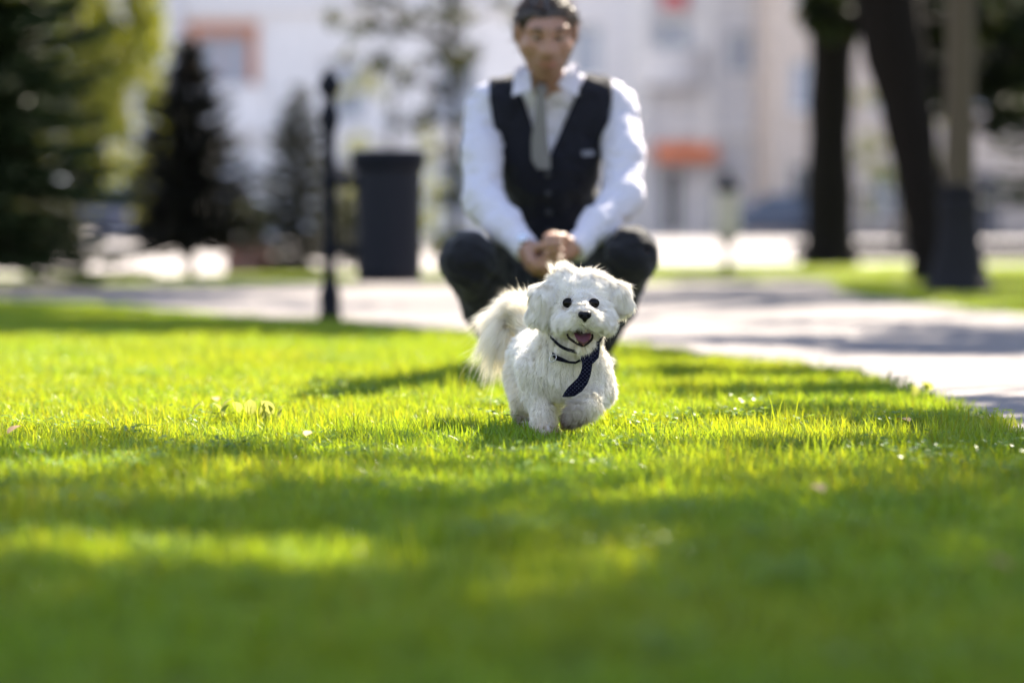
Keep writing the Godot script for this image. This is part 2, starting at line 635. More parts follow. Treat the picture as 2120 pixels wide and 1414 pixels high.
func awning(o: Node3D, x: float, y: float, w: float, drop: float, out: float, m: Material) -> void:
	var g := Geo.new()
	g.quad(Vector3(x - w / 2, y + drop, 0.03), Vector3(x + w / 2, y + drop, 0.03), Vector3(x + w / 2, y, out), Vector3(x - w / 2, y, out))
	var steps := 14
	for k in steps:
		var a := x - w / 2 + w * k / steps
		var b := x - w / 2 + w * (k + 1) / steps
		g.quad(Vector3(a, y, out), Vector3(b, y, out), Vector3(b, y - 0.28, out + 0.01), Vector3(a, y - 0.28, out + 0.01))
		g.tri(Vector3(a, y - 0.28, out + 0.01), Vector3(b, y - 0.28, out + 0.01), Vector3((a + b) / 2, y - 0.36, out + 0.01))
	var c := part("awning", g, m, o)
	for s: float in [-1.0, 1.0]:
		var bars := Geo.new()
		bars.tube(PackedVector3Array([Vector3(x + s * (w / 2 - 0.05), y - 0.3, 0.03), Vector3(x + s * (w / 2 - 0.05), y - 0.02, out - 0.03)]), PackedFloat32Array([0.025, 0.025]), 6)
		part("awning_arm", bars, M.iron, c)


func build_street() -> void:
	# white block behind the conifers; d = 70
	var wins := [[-2.55, 4.35, 1.5, 1.6, "terracotta"], [-2.55, 7.9, 1.5, 1.6, "terracotta"], [-2.55, 0.9, 1.5, 1.7, "plain"], [-5.0, 4.35, 1.0, 1.7, "plain"], [-5.0, 0.9, 1.0, 1.7, "plain"], [0.9, 3.5, 1.3, 1.7, "plain"], [0.9, 7.4, 1.3, 1.7, "plain"], [4.2, 3.5, 1.3, 1.7, "plain"], [4.2, 7.4, 1.3, 1.7, "plain"], [0.9, 0.02, 1.2, 2.3, "door"], [4.2, 0.8, 1.4, 1.6, "plain"]]
	var a := house("apartment_house", Vector3(-5.8, 0, -70), Vector3(12.6, 12.5, 9), M.white_wall, "white house behind the conifers with a terracotta framed window", wins)
	for q in [3.1, 6.75, 10.2]:
		var g := Geo.new()
		g.chamfered(Vector3(0, q, 0.11), Vector3(12.8, 0.22, 0.2), 0.03)
		part("cornice", g, M.trim, a)
	var pil := Geo.new()
	pil.chamfered(Vector3(-4.1, 6.2, 0.16), Vector3(0.7, 12.3, 0.3), 0.04)
	part("pilaster", pil, M.grey_wall, a)
	balcony(a, -2.55, 3.3, 2.6, 0.5, M.trim)
	# grey-blue house with balcony and orange awning; d = 88
	var b := house("shop_house", Vector3(6.6, 0, -88), Vector3(12.5, 15, 9), M.grey_wall, "pale grey house with an orange awning over its dark door", [[-0.75, 5.7, 1.3, 2.2, "plain"], [-0.75, 9.2, 1.3, 2.0, "plain"], [-0.75, 0.02, 0.75, 2.5, "dark"], [-2.5, 0.5, 1.2, 2.0, "plain"], [0.95, 0.5, 1.1, 2.0, "plain"], [-3.9, 5.7, 1.2, 2.0, "plain"], [-3.9, 9.2, 1.2, 2.0, "plain"], [1.7, 5.9, 0.9, 1.6, "plain"], [1.7, 9.2, 0.9, 1.6, "plain"], [-3.9, 0.02, 1.0, 2.3, "door"], [3.6, 5.9, 0.9, 1.6, "plain"], [3.6, 0.9, 1.4, 1.6, "plain"]])
	balcony(b, -0.75, 5.6, 2.4, 0.9, M.grey_wall)
	awning(b, -0.35, 3.05, 2.3, 0.35, 0.9, M.awning)
	awning(b, -0.75, 8.6, 0.9, 0.35, 0.7, M.red_cloth)
	for q in [3.75, 8.6]:
		var g := Geo.new()
		g.chamfered(Vector3(2.6, q, 0.1), Vector3(7.2, 0.2, 0.18), 0.03)
		part("cornice", g, M.trim, b)
	for x in [-1.9, 0.5, 2.8, 4.9]:
		var g := Geo.new()
		g.chamfered(Vector3(x, 7.4, 0.1), Vector3(0.5, 14.6, 0.17), 0.04)
		part("pilaster", g, M.white_wall, b)
	# beige house partly behind the trunks; d = 82
	house("corner_house", Vector3(15.4, 0, -82), Vector3(13.2, 13, 9), M.beige_wall, "beige house partly hidden behind the dark tree trunks", [[-5.4, 4.3, 1.1, 1.7, "plain"], [-5.4, 8, 1.1, 1.7, "plain"], [-2.6, 4.3, 1.1, 1.7, "plain"], [0.6, 4.3, 1.1, 1.7, "plain"], [3.6, 4.3, 1.1, 1.7, "plain"], [-2.6, 0.8, 1.3, 1.7, "plain"], [0.6, 0.02, 1.1, 2.3, "door"], [3.6, 0.8, 1.3, 1.7, "plain"], [-5.4, 0.8, 1.1, 1.7, "dark"]])
	house("far_house", Vector3(-28, 0, -78), Vector3(22, 10, 9), M.beige_wall, "low beige house at the left beyond the big conifer", [[-6, 1, 1.2, 1.6, "plain"], [-2, 1, 1.2, 1.6, "plain"], [2, 1, 1.2, 1.6, "plain"], [6, 1, 1.2, 1.6, "plain"], [8.6, 4.6, 1.2, 1.6, "plain"], [2, 4.6, 1.2, 1.6, "plain"], [6, 4.6, 1.2, 1.6, "plain"]])
	car(Vector3(8.75, 0, -80), 1.45, lin(0.02, 0.035, 0.07), "dark blue car parked beside the beige house")
	car(Vector3(-10.4, 0, -62), 1.5, lin(0.05, 0.052, 0.09), "dark blue grey car parked behind the small dark spruce")


func car(at: Vector3, turn: float, paint: Color, label: String) -> void:
	var o := thing("parked_car", at, label, "car", "cars parked across the plaza")
	o.rotation.y = turn
	var m := mat("car_paint", paint, 0.3)
	m.clearcoat_enabled = true
	m.clearcoat = 1.0
	m.clearcoat_roughness = 0.05
	# sections along the length: z, half width, sill, belt, roof, roof half width
	var sec := [[-2.08, 0.62, 0.38, 0.62, 0.64, 0.55], [-2.0, 0.78, 0.28, 0.74, 0.78, 0.66], [-1.5, 0.86, 0.24, 0.82, 0.9, 0.72], [-0.95, 0.88, 0.22, 0.88, 1.0, 0.72], [-0.35, 0.88, 0.22, 0.92, 1.4, 0.6], [0.5, 0.88, 0.22, 0.93, 1.46, 0.6], [1.2, 0.88, 0.22, 0.94, 1.4, 0.58], [1.75, 0.86, 0.24, 0.94, 1.06, 0.64], [2.0, 0.8, 0.3, 0.86, 0.92, 0.66], [2.08, 0.66, 0.4, 0.7, 0.74, 0.58]]
	var g := Geo.new()
	for s in sec:
		for p in [Vector2(-s[1] * 0.85, s[2]), Vector2(-s[1], s[2] + 0.12), Vector2(-s[1], s[3]), Vector2(-s[5], s[4]), Vector2(-s[5] * 0.6, s[4] + 0.03), Vector2(s[5] * 0.6, s[4] + 0.03), Vector2(s[5], s[4]), Vector2(s[1], s[3]), Vector2(s[1], s[2] + 0.12), Vector2(s[1] * 0.85, s[2])]:
			g.v.append(Vector3(p.x, p.y, s[0]))
	for k in sec.size() - 1:
		for q in 10:
			var a := k * 10 + q
			var b := k * 10 + (q + 1) % 10
			g.i.append_array([a, a + 10, b + 10, a, b + 10, b])
	for end in [0, sec.size() - 1]:
		for q in range(1, 9):
			g.i.append_array([end * 10, end * 10 + q, end * 10 + q + 1] if end == 0 else [end * 10, end * 10 + q + 1, end * 10 + q])
	part("body", g, m, o)
	for s: float in [-1.0, 1.0]:
		var w := Geo.new()
		for pair in [[-0.75, 0.35], [0.42, 1.4]]:
			var z0: float = pair[0]
			var z1: float = pair[1]
			w.quad(Vector3(s * 0.878, 0.96, z0), Vector3(s * 0.878, 0.97, z1), Vector3(s * 0.648, 1.36, z1 - (0.28 if z1 > 1.0 else 0.0)), Vector3(s * 0.648, 1.36, z0 + (0.42 if z0 < 0.0 else 0.0)))
		part("side_window", w, M.dark_pane, o)
	var ws := Geo.new()
	ws.quad(Vector3(-0.72, 1.02, -0.97), Vector3(0.72, 1.02, -0.97), Vector3(0.57, 1.41, -0.41), Vector3(-0.57, 1.41, -0.41))
	part("windscreen", ws, M.dark_pane, o)
	var rw := Geo.new()
	rw.quad(Vector3(-0.6, 1.1, 1.74), Vector3(0.6, 1.1, 1.74), Vector3(0.54, 1.4, 1.25), Vector3(-0.54, 1.4, 1.25))
	part("rear_window", rw, M.dark_pane, o)
	for s: float in [-1.0, 1.0]:
		var h := Geo.new()
		h.chamfered(Vector3(s * 0.6, 0.66, -2.02), Vector3(0.26, 0.13, 0.1), 0.02)
		part("headlight", h, M.lamp_glass, o)
		for z in [-1.3, 1.28]:
			var t := Geo.new()
			t.tube(PackedVector3Array([Vector3(s * 0.9, 0.31, z), Vector3(s * 0.87, 0.31, z), Vector3(s * 0.72, 0.31, z), Vector3(s * 0.69, 0.31, z)]), PackedFloat32Array([0.28, 0.31, 0.31, 0.28]), 20)
			var wh := part("wheel", t, M.rubber, o)
			var r := Geo.new()
			r.tube(PackedVector3Array([Vector3(s * 0.908, 0.31, z), Vector3(s * 0.88, 0.31, z)]), PackedFloat32Array([0.19, 0.21]), 16)
			part("rim", r, M.rim, wh)


# ---------------------------------------------------------------- trees
func leaf_into(g: Geo, p: Vector3, along: Vector3, across: Vector3, l: float, w: float, c: Color) -> void:
	var k := g.v.size()
	var up := along.cross(across)
	g.v.append(p)
	g.v.append(p + along * l * 0.45 + across * w * 0.5 + up * w * 0.12)
	g.v.append(p + along * l)
	g.v.append(p + along * l * 0.45 - across * w * 0.5 + up * w * 0.12)
	for q in 4:
		g.c.append(c)
	g.i.append_array([k, k + 1, k + 2, k, k + 2, k + 3])


func rand_dir() -> Vector3:
	var z := rng.randf_range(-1, 1)
	var a := rng.randf() * TAU
	var r := sqrt(1.0 - z * z)
	return Vector3(r * cos(a), z, r * sin(a))


func limb(g: Geo, a: Vector3, b: Vector3, ra: float, rb: float, sag := 0.0) -> void:
	var path := PackedVector3Array()
	var rad := PackedFloat32Array()
	var bend := rand_dir() * a.distance_to(b) * 0.06
	for k in 6:
		var t := k / 5.0
		path.append(a.lerp(b, t) + (bend + Vector3(0, sag, 0)) * sin(t * PI))
		rad.append(lerpf(ra, rb, t))
	g.tube(path, rad, 7)


# clumps: [centre, radii, leaf count]; tone: base colour in linear light
func broadleaf(called: String, at: Vector3, label: String, trunk: Array, clumps: Array, tone: Color, leaf := 0.08, bark: Material = null, droop := 0.3, group := "") -> Node3D:
	var o := thing(called, at, label, "tree", group)
	var t := Geo.new()
	var path := PackedVector3Array()
	var rad := PackedFloat32Array()
	var pts := PackedVector3Array()
	for p in trunk:
		pts.append(p[0])
	for k in trunk.size() - 1:
		for q in 5:
			var f := q / 5.0
			path.append(pts[k].cubic_interpolate(pts[k + 1], pts[maxi(k - 1, 0)], pts[mini(k + 2, pts.size() - 1)], f))
			rad.append(lerpf(trunk[k][1], trunk[k + 1][1], f) * (1.0 + 0.05 * sin(k * 3.0 + q * 1.7)))
	path.append(pts[pts.size() - 1])
	rad.append(trunk[trunk.size() - 1][1])
	t.tube(path, rad, 12)
	for c in clumps:
		var near := path[path.size() - 1]
		var r := rad[rad.size() - 1]
		for k in path.size():
			if path[k].y < c[0].y - 0.1 and path[k].y > path[0].y + 0.4 and path[k].distance_to(c[0]) < near.distance_to(c[0]) + 0.3:
				near = path[k]
				r = rad[k]
		limb(t, near, c[0], minf(r * 0.6, near.distance_to(c[0]) * 0.03 + 0.004), 0.004, 0.05)
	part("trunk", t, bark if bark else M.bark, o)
	var g := Geo.new()
	for c in clumps:
		var n: int = c[2]
		var spots := []
		for q in maxi(2, n / 40):
			spots.append(rand_dir() * pow(rng.randf(), 0.4) * 0.85)
		for q in n:
			var s: Vector3 = spots[rng.randi() % spots.size()] + rand_dir() * rng.randf() * 0.42
			var p: Vector3 = c[0] + s * c[1]
			var along := (rand_dir() + Vector3(0, -droop, 0)).normalized()
			var across := along.cross(rand_dir()).normalized()
			var v := rng.randf_range(0.7, 1.3)
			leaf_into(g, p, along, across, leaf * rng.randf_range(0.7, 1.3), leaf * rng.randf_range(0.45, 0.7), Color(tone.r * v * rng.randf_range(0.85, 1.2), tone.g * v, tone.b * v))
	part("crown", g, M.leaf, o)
	return o


func spruce(at: Vector3, h: float, r: float, low: float, label: String, tone: Color, whorls: int, twig := 0.09, fullness := 1.0, seed_ := 1) -> void:
	rng.seed = seed_
	var o := thing("spruce_tree", at, label, "tree", "conifers on the lawn strip")
	var t := Geo.new()
	t.tube(PackedVector3Array([Vector3.ZERO, Vector3(0.01, h * 0.4, 0), Vector3(0, h * 0.75, 0.01), Vector3(0, h, 0)]), PackedFloat32Array([0.012 * h + 0.02, 0.009 * h + 0.012, 0.005 * h + 0.006, 0.004]), 8)
	var g := Geo.new()
	for w in whorls:
		var f := float(w) / (whorls - 1)
		var y := lerpf(low, h * 0.985, pow(f, 0.9))
		var reach := r * pow(1.0 - f, 0.8) * rng.randf_range(0.8, 1.12) + 0.03
		var n := int(lerpf(9, 4, f) * fullness) + 2
		for b in n:
			var a := TAU * (b + rng.randf() * 0.8) / n + w * 0.7
			var out := Vector3(cos(a), 0, sin(a))
			var l := reach * rng.randf_range(0.7, 1.15)
			var rise := rng.randf_range(-0.25, 0.12) + f * 0.5
			var root := Vector3(0, y + rng.randf_range(-0.5, 0.5) * h / whorls, 0)
			var tip := root + out * l + Vector3(0, rise * l, 0)
			t.tube(PackedVector3Array([root, root.lerp(tip, 0.5) + Vector3(0, -0.05 * l, 0), tip]), PackedFloat32Array([0.004 + 0.008 * l, 0.003 + 0.005 * l, 0.002]), 4, false)
			var steps := maxi(4, int(l / (twig * 0.22) * fullness))
			for q in steps:
				var u := pow((q + 1.0) / steps, 0.8)
				var p := root.lerp(tip, u) + Vector3(0, -0.05 * l * sin(u * PI), 0)
				for s: float in [-1.0, 1.0]:
					var side := out.cross(Vector3.UP) * s
					var along := (out * rng.randf_range(0.5, 1.0) + side * rng.randf_range(0.3, 1.1) * (1.3 - u) + Vector3(0, rng.randf_range(-0.45, 0.3), 0)).normalized()
					var across := along.cross(rand_dir()).normalized()
					var v := rng.randf_range(0.6, 1.35)
					leaf_into(g, p, along, across, twig * rng.randf_range(0.7, 1.4) * (1.2 - 0.5 * u), twig * 0.3, Color(tone.r * v, tone.g * v, tone.b * v))
	part("trunk", t, M.bark, o)
	part("crown", g, M.needle, o)


func build_trees() -> void:
	# conifers
	spruce(Vector3(-3.8, 0, -17), 6.5, 0.98, 0.3, "tall dark green spruce at the left edge of the lawn", Color(0.032, 0.052, 0.018), 52, 0.1, 2.3, 11)
	spruce(Vector3(-2.68, 0, -20.1), 1.98, 0.6, 0.32, "small almost black spruce in front of the white house", Color(0.034, 0.033, 0.026), 26, 0.07, 2.2, 12)
	spruce(Vector3(-1.93, 0, -22), 1.7, 0.55, 0.08, "young olive green spruce just left of the bin post", Color(0.045, 0.048, 0.022), 18, 0.075, 1.5, 13)
	spruce(Vector3(4.95, 0, -22), 4.2, 0.7, 0.75, "green conifer at the right edge behind the lamp post", Color(0.04, 0.06, 0.025), 22, 0.09, 1.3, 15)
	# weeping tree, lit through
	rng.seed = 21
	var cl := []
	for k in 100:
		var a := rng.randf() * TAU
		var r := sqrt(rng.randf()) * 1.5
		cl.append([Vector3(cos(a) * r, rng.randf_range(1.2, 6.4), sin(a) * r), Vector3(0.26, 0.85, 0.26), 300])
	broadleaf("weeping_tree", Vector3(-6.95, 0, -38), "sunlit yellow green weeping tree behind the big spruce", [[Vector3.ZERO, 0.17], [Vector3(0.1, 2.5, 0), 0.13], [Vector3(0.15, 5.5, 0), 0.07], [Vector3(0.1, 7, 0), 0.03]], cl, Color(0.22, 0.25, 0.04), 0.13, M.pale_bark, 1.4)
	# slender tree behind the man
	cl = []
	for q in [Vector3(-1.0331, 2.0574, -20), Vector3(-1.1519, 2.2155, -20), Vector3(-0.851, 2.1702, -20.4), Vector3(-0.6296, 1.9239, -19.8), Vector3(-0.3973, 2.1364, -20), Vector3(-0.2007, 1.9936, -20.2), Vector3(-0.0794, 2.2155, -20), Vector3(-0.9147, 1.7013, -20), Vector3(-1.1646, 1.7938, -20.2), Vector3(-0.8357, 1.404, -20), Vector3(-0.4772, 1.7013, -20), Vector3(-0.4976, 1.3049, -20), Vector3(-0.277, 1.695, -19.9), Vector3(-0.6354, 2.2944, -20), Vector3(-1.371, 2.1617, -20.3), Vector3(-0.4581, 0.9872, -20), Vector3(-0.5183, 0.6292, -20)]:
		cl.append([q - Vector3(-0.48, 0, -20), Vector3(0.3, 0.22, 0.3), 120])
	for k in 14:
		cl.append([Vector3(rng.randf_range(-0.9, 0.9), rng.randf_range(2.4, 3.8), rng.randf_range(-0.7, 0.7)), Vector3(0.3, 0.2, 0.3), 90])
	broadleaf("slender_tree", Vector3(-0.48, 0, -20), "slender young tree with loose dull green leaves behind the man", [[Vector3.ZERO, 0.05], [Vector3(0.02, 1.0, 0), 0.04], [Vector3(-0.03, 2.2, 0), 0.03], [Vector3(0.02, 3.6, 0), 0.012]], cl, Color(0.055, 0.065, 0.024), 0.06, M.pale_bark)
	# lit trees far behind the bin and between the trunks
	cl = []
	for k in 16:
		cl.append([Vector3(rng.randf_range(-0.75, 0.75), rng.randf_range(0.5, 3.3), rng.randf_range(-0.6, 0.6)), Vector3(0.35, 0.35, 0.35), 130])
	broadleaf("round_tree", Vector3(-2.2, 0, -44), "pale sunlit tree above the litter bin", [[Vector3.ZERO, 0.07], [Vector3(0, 1.5, 0), 0.05], [Vector3(0.02, 3, 0), 0.02]], cl, Color(0.2, 0.22, 0.07), 0.1, M.pale_bark)
	cl = []
	for k in 18:
		cl.append([Vector3(rng.randf_range(-1.0, 1.1), rng.randf_range(0.6, 3.1), rng.randf_range(-0.7, 0.7)), Vector3(0.4, 0.3, 0.4), 120])
	broadleaf("round_tree", Vector3(8.0, 0, -50), "pale green tree seen between the two dark trunks", [[Vector3.ZERO, 0.08], [Vector3(0, 1.5, 0), 0.06], [Vector3(0.02, 3, 0), 0.02]], cl, Color(0.1, 0.12, 0.035), 0.1, M.pale_bark)
	# the two dark trees
	cl = []
	for k in 26:
		var a := rng.randf() * TAU
		var r := sqrt(rng.randf()) * 2.2
		cl.append([Vector3(cos(a) * r, rng.randf_range(3.4, 7.5), sin(a) * r), Vector3(0.7, 0.5, 0.7), 240])
	for q in [Vector3(3.1143, 2.5643, -24.5), Vector3(3.2987, 2.4757, -24.6), Vector3(3.0764, 2.8643, -24.6), Vector3(3.4185, 2.8158, -24.6)]:
		cl.append([q - Vector3(3.29, 0, -25), Vector3(0.22, 0.2, 0.3), 160])
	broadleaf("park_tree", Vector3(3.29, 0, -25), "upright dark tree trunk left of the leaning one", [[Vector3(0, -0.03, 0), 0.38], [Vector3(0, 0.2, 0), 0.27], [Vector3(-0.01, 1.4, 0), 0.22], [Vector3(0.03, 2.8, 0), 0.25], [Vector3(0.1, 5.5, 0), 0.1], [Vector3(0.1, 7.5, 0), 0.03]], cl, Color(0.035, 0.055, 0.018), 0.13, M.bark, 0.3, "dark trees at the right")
	cl = []
	for k in 26:
		var a := rng.randf() * TAU
		var r := sqrt(rng.randf()) * 2.0
		cl.append([Vector3(2.9 + cos(a) * r, rng.randf_range(3.4, 6.5), sin(a) * r - 0.6), Vector3(0.6, 0.45, 0.6), 230])
	for q in [Vector3(2.4783, 2.2098, -19.5), Vector3(2.7111, 2.1328, -19.5), Vector3(2.8505, 2.2391, -19.4), Vector3(3.3482, 2.1027, -19.6), Vector3(3.5414, 1.9239, -19.8), Vector3(3.6989, 2.064, -19.6), Vector3(3.9356, 1.8455, -19.8), Vector3(4.0494, 2.064, -19.6), Vector3(4.1344, 1.6495, -19.8), Vector3(3.8583, 1.622, -20), Vector3(3.6399, 1.5824, -20), Vector3(4.0596, 1.3842, -20), Vector3(3.4222, 1.7738, -19.9), Vector3(4.2902, 1.8063, -19.8), Vector3(3.2518, 2.3253, -19.5), Vector3(3.6389, 2.3253, -19.5)]:
		cl.append([q - Vector3(3.28, 0, -18.8), Vector3(0.24, 0.2, 0.25), 330])
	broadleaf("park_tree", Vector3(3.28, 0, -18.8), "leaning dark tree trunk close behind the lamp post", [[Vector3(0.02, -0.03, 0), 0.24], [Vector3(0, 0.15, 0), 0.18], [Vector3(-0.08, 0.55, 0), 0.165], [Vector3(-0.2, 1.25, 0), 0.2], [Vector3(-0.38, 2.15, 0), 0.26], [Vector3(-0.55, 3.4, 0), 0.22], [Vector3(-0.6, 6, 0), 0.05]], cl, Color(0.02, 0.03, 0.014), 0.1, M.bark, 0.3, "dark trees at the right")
	# dense dark mass at the upper right
	cl = []
	for k in 90:
		cl.append([Vector3(rng.randf_range(-1.0, 4.2), rng.randf_range(2.3, 6.5), rng.randf_range(-1.5, 1.5)), Vector3(0.75, 0.5, 0.75), 260])
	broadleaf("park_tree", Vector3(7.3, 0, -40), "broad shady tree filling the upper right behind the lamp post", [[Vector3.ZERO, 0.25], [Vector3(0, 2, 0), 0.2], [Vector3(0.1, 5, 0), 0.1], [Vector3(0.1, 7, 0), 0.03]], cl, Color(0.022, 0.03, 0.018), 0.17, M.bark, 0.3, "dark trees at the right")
	build_shrubs()
	build_shade_trees()


func shrub(at: Vector3, r: Vector3, n: int, tone: Color, leaf: float, label: String) -> void:
	var o := thing("shrub", at, label, "shrub", "shrubs beyond the path")
	var st := Geo.new()
	for k in 6:
		var a := TAU * k / 6.0
		limb(st, Vector3(0.02 * cos(a), 0, 0.02 * sin(a)), Vector3(cos(a) * r.x * 0.6, r.y * 1.3, sin(a) * r.z * 0.6), 0.02, 0.006)
	part("stem", st, M.bark, o)
	var g := Geo.new()
	for k in n:
		var p := rand_dir() * pow(rng.randf(), 0.35)
		p.y = p.y * 0.5 + 0.5
		p += rand_dir() * 0.12
		var v := rng.randf_range(0.7, 1.3)
		var along := rand_dir()
		leaf_into(g, p * Vector3(r.x, 2.0 * r.y, r.z), along, along.cross(rand_dir()).normalized(), leaf * rng.randf_range(0.7, 1.3), leaf * 0.55, Color(tone.r * v, tone.g * v, tone.b * v))
	part("foliage", g, M.leaf, o)


func build_shrubs() -> void:
	rng.seed = 31
	shrub(Vector3(-5.15, 0, -24.5), Vector3(0.42, 0.32, 0.4), 2600, Color(0.03, 0.035, 0.018), 0.07, "low dark shrub under the big spruce at the left edge")
	shrub(Vector3(-6.0, 0, -46), Vector3(0.9, 0.55, 0.5), 2600, Color(0.035, 0.04, 0.02), 0.07, "dark shrub behind the small black spruce")
	shrub(Vector3(-5.6, 0, -27.5), Vector3(0.75, 0.42, 0.35), 5200, Color(0.03, 0.032, 0.018), 0.07, "dark hedge shrub behind the tall spruce at the left edge")
	shrub(Vector3(-1.72, 0, -25.5), Vector3(0.42, 0.38, 0.35), 2400, Color(0.03, 0.034, 0.018), 0.06, "dark shrub just behind the bin post")
	shrub(Vector3(-0.62, 0, -27), Vector3(0.36, 0.2, 0.3), 1500, Color(0.06, 0.07, 0.03), 0.06, "low green shrub between the bin and the man")


# Tall trees to the right, out of the picture, whose leaves shade parts of the lawn and the path.
# patches: ground spot (x, depth), half sizes, share of the sun that is held back
func build_shade_trees() -> void:
	rng.seed = 41
	var trees := [
		["nearest of the tall trees beyond the right edge, spreading over the lawn", Vector3(6.2, 0, -8.5), [
			[-1.2, 2.35, 0.9, 0.55, 0.95], [-0.1, 2.3, 0.7, 0.5, 0.93], [0.9, 2.45, 0.9, 0.7, 0.95], [0.35, 2.9, 0.35, 0.35, 0.85], [-0.45, 2.95, 0.45, 0.22, 0.85], [-1.1, 3.15, 0.45, 0.2, 0.75], [-0.3, 3.5, 0.5, 0.2, 0.5], [-0.5, 3.58, 0.14, 0.16, 0.85], [-0.13, 3.42, 0.1, 0.14, 0.75], [-0.8, 3.3, 0.12, 0.1, 0.7], [-0.85, 3.75, 0.6, 0.5, 0.4], [0.0, 3.7, 0.6, 0.45, 0.4], [0.75, 4.15, 0.45, 0.45, 0.4], [-0.95, 4.5, 0.35, 0.3, 0.35],
			[0.0, 3.25, 0.22, 0.14, 0.8], [0.6, 3.3, 0.3, 0.22, 0.85], [1.1, 3.4, 0.4, 0.35, 0.85], [0.8, 3.75, 0.34, 0.16, 0.85], [1.4, 3.95, 0.3, 0.2, 0.8], [0.3, 3.6, 0.25, 0.1, 0.6], [-0.15, 3.7, 0.14, 0.1, 0.6], [0.15, 4.0, 0.2, 0.07, 0.5],
			[-0.72, 3.95, 0.15, 0.1, 0.85], [-0.85, 3.5, 0.16, 0.08, 0.6], [-0.5, 3.45, 0.12, 0.07, 0.5], [-0.2, 4.25, 0.16, 0.07, 0.6],
			[-0.55, 4.6, 0.2, 0.12, 0.8], [-0.85, 4.85, 0.22, 0.08, 0.6], [-0.36, 4.42, 0.14, 0.07, 0.6], [-0.28, 4.9, 0.12, 0.08, 0.5], [0.55, 4.75, 0.18, 0.1, 0.6], [0.85, 4.8, 0.25, 0.14, 0.85], [1.25, 4.95, 0.35, 0.22, 0.85], [0.5, 4.4, 0.12, 0.06, 0.5]]],
		["middle one of the tall trees beyond the right edge, across the path", Vector3(7.4, 0, -14.5), [
			[0.6, 5.55, 0.34, 0.16, 0.7], [0.75, 6.2, 0.34, 0.24, 0.75], [0.55, 7.0, 0.28, 0.22, 0.7], [0.35, 8.0, 0.35, 0.3, 0.55], [0.85, 5.45, 0.3, 0.2, 0.8], [0.95, 5.15, 0.3, 0.14, 0.7], [1.35, 5.7, 0.3, 0.3, 0.75], [1.25, 6.05, 0.28, 0.22, 0.85], [0.95, 6.3, 0.16, 0.35, 0.8], [0.85, 7.05, 0.25, 0.2, 0.75], [1.9, 6.0, 0.3, 0.25, 0.6], [1.75, 8.8, 0.8, 0.5, 0.85], [1.0, 9.4, 0.6, 0.4, 0.7], [2.2, 9.9, 0.7, 0.6, 0.85], [1.5, 11.0, 0.7, 0.4, 0.65], [0.6, 8.1, 0.25, 0.2, 0.5]]],
		["farthest of the tall trees beyond the right edge, past the lamp post", Vector3(5.6, 0, -20.5), [
			[-2.6, 10.4, 1.0, 0.95, 0.97], [-1.4, 10.4, 0.8, 0.85, 0.97], [-0.6, 9.9, 0.55, 0.55, 0.93], [-1.9, 10.2, 0.9, 0.8, 0.9], [-3.4, 12.0, 1.2, 1.0, 0.85], [-2.2, 11.9, 0.5, 0.45, 0.8], [-3.2, 14.5, 1.2, 1.2, 0.85], [-1.9, 14.2, 0.7, 1.0, 0.6], [-2.6, 17.0, 1.3, 1.0, 0.75], [-0.9, 13.4, 0.5, 0.7, 0.4], [-1.5, 18.9, 1.2, 0.5, 0.6], [2.9, 13.8, 0.35, 0.5, 0.7], [3.4, 17.5, 0.5, 0.8, 0.6], [-4.4, 18.9, 1.3, 0.6, 0.8]]],
	]
	for t in trees:
		var at: Vector3 = t[1]
		var o := thing("shade_tree", at, t[0], "tree", "tall trees right of the picture")
		var wood := Geo.new()
		wood.tube(PackedVector3Array([Vector3(0, -0.03, 0), Vector3(0, 0.4, 0), Vector3(0.05, 2.5, 0), Vector3(-0.1, 5.0, 0), Vector3(0, 8.5, 0)]), PackedFloat32Array([0.4, 0.27, 0.22, 0.16, 0.05]), 14)
		var g := Geo.new()
		for p in t[2]:
			var area: float = PI * p[2] * p[3]
			var count := int(-log(1.0 - p[4]) * area * sun_from.y / (0.5 * 0.0042) * 2.1)
			var knots := []
			for q in maxi(5, int(area * 26.0)):
				var a := rng.randf() * TAU
				var r := sqrt(rng.randf()) * 0.92
				knots.append([Vector3(p[0] + cos(a) * r * p[2], 0, -p[1] + sin(a) * r * p[3]), rng.randf_range(4.6, 6.6)])
			var mid := Vector3.ZERO
			for q in count:
				var kn: Array = knots[rng.randi() % knots.size()]
				var f := rand_dir() * pow(rng.randf(), 0.6) * minf(p[2], p[3]) * 0.5
				var spot: Vector3 = kn[0] + Vector3(f.x * minf(1.6, p[2] / p[3]), 0, f.z)
				var high: float = kn[1] + f.y * 0.8
				var pos: Vector3 = spot + sun_from * (high / sun_from.y) - at
				mid += pos / count
				var along := (rand_dir() + Vector3(0, -0.4, 0)).normalized()
				var v := rng.randf_range(0.7, 1.3)
				leaf_into(g, pos, along, along.cross(rand_dir()).normalized(), rng.randf_range(0.08, 0.13), rng.randf_range(0.06, 0.085), Color(0.05 * v, 0.085 * v, 0.02 * v))
			limb(wood, Vector3(-0.05, rng.randf_range(3.2, 5.2), 0), mid, 0.05, 0.012, 0.3)
		part("trunk", wood, M.bark, o)
		part("crown", g, M.leaf, o)


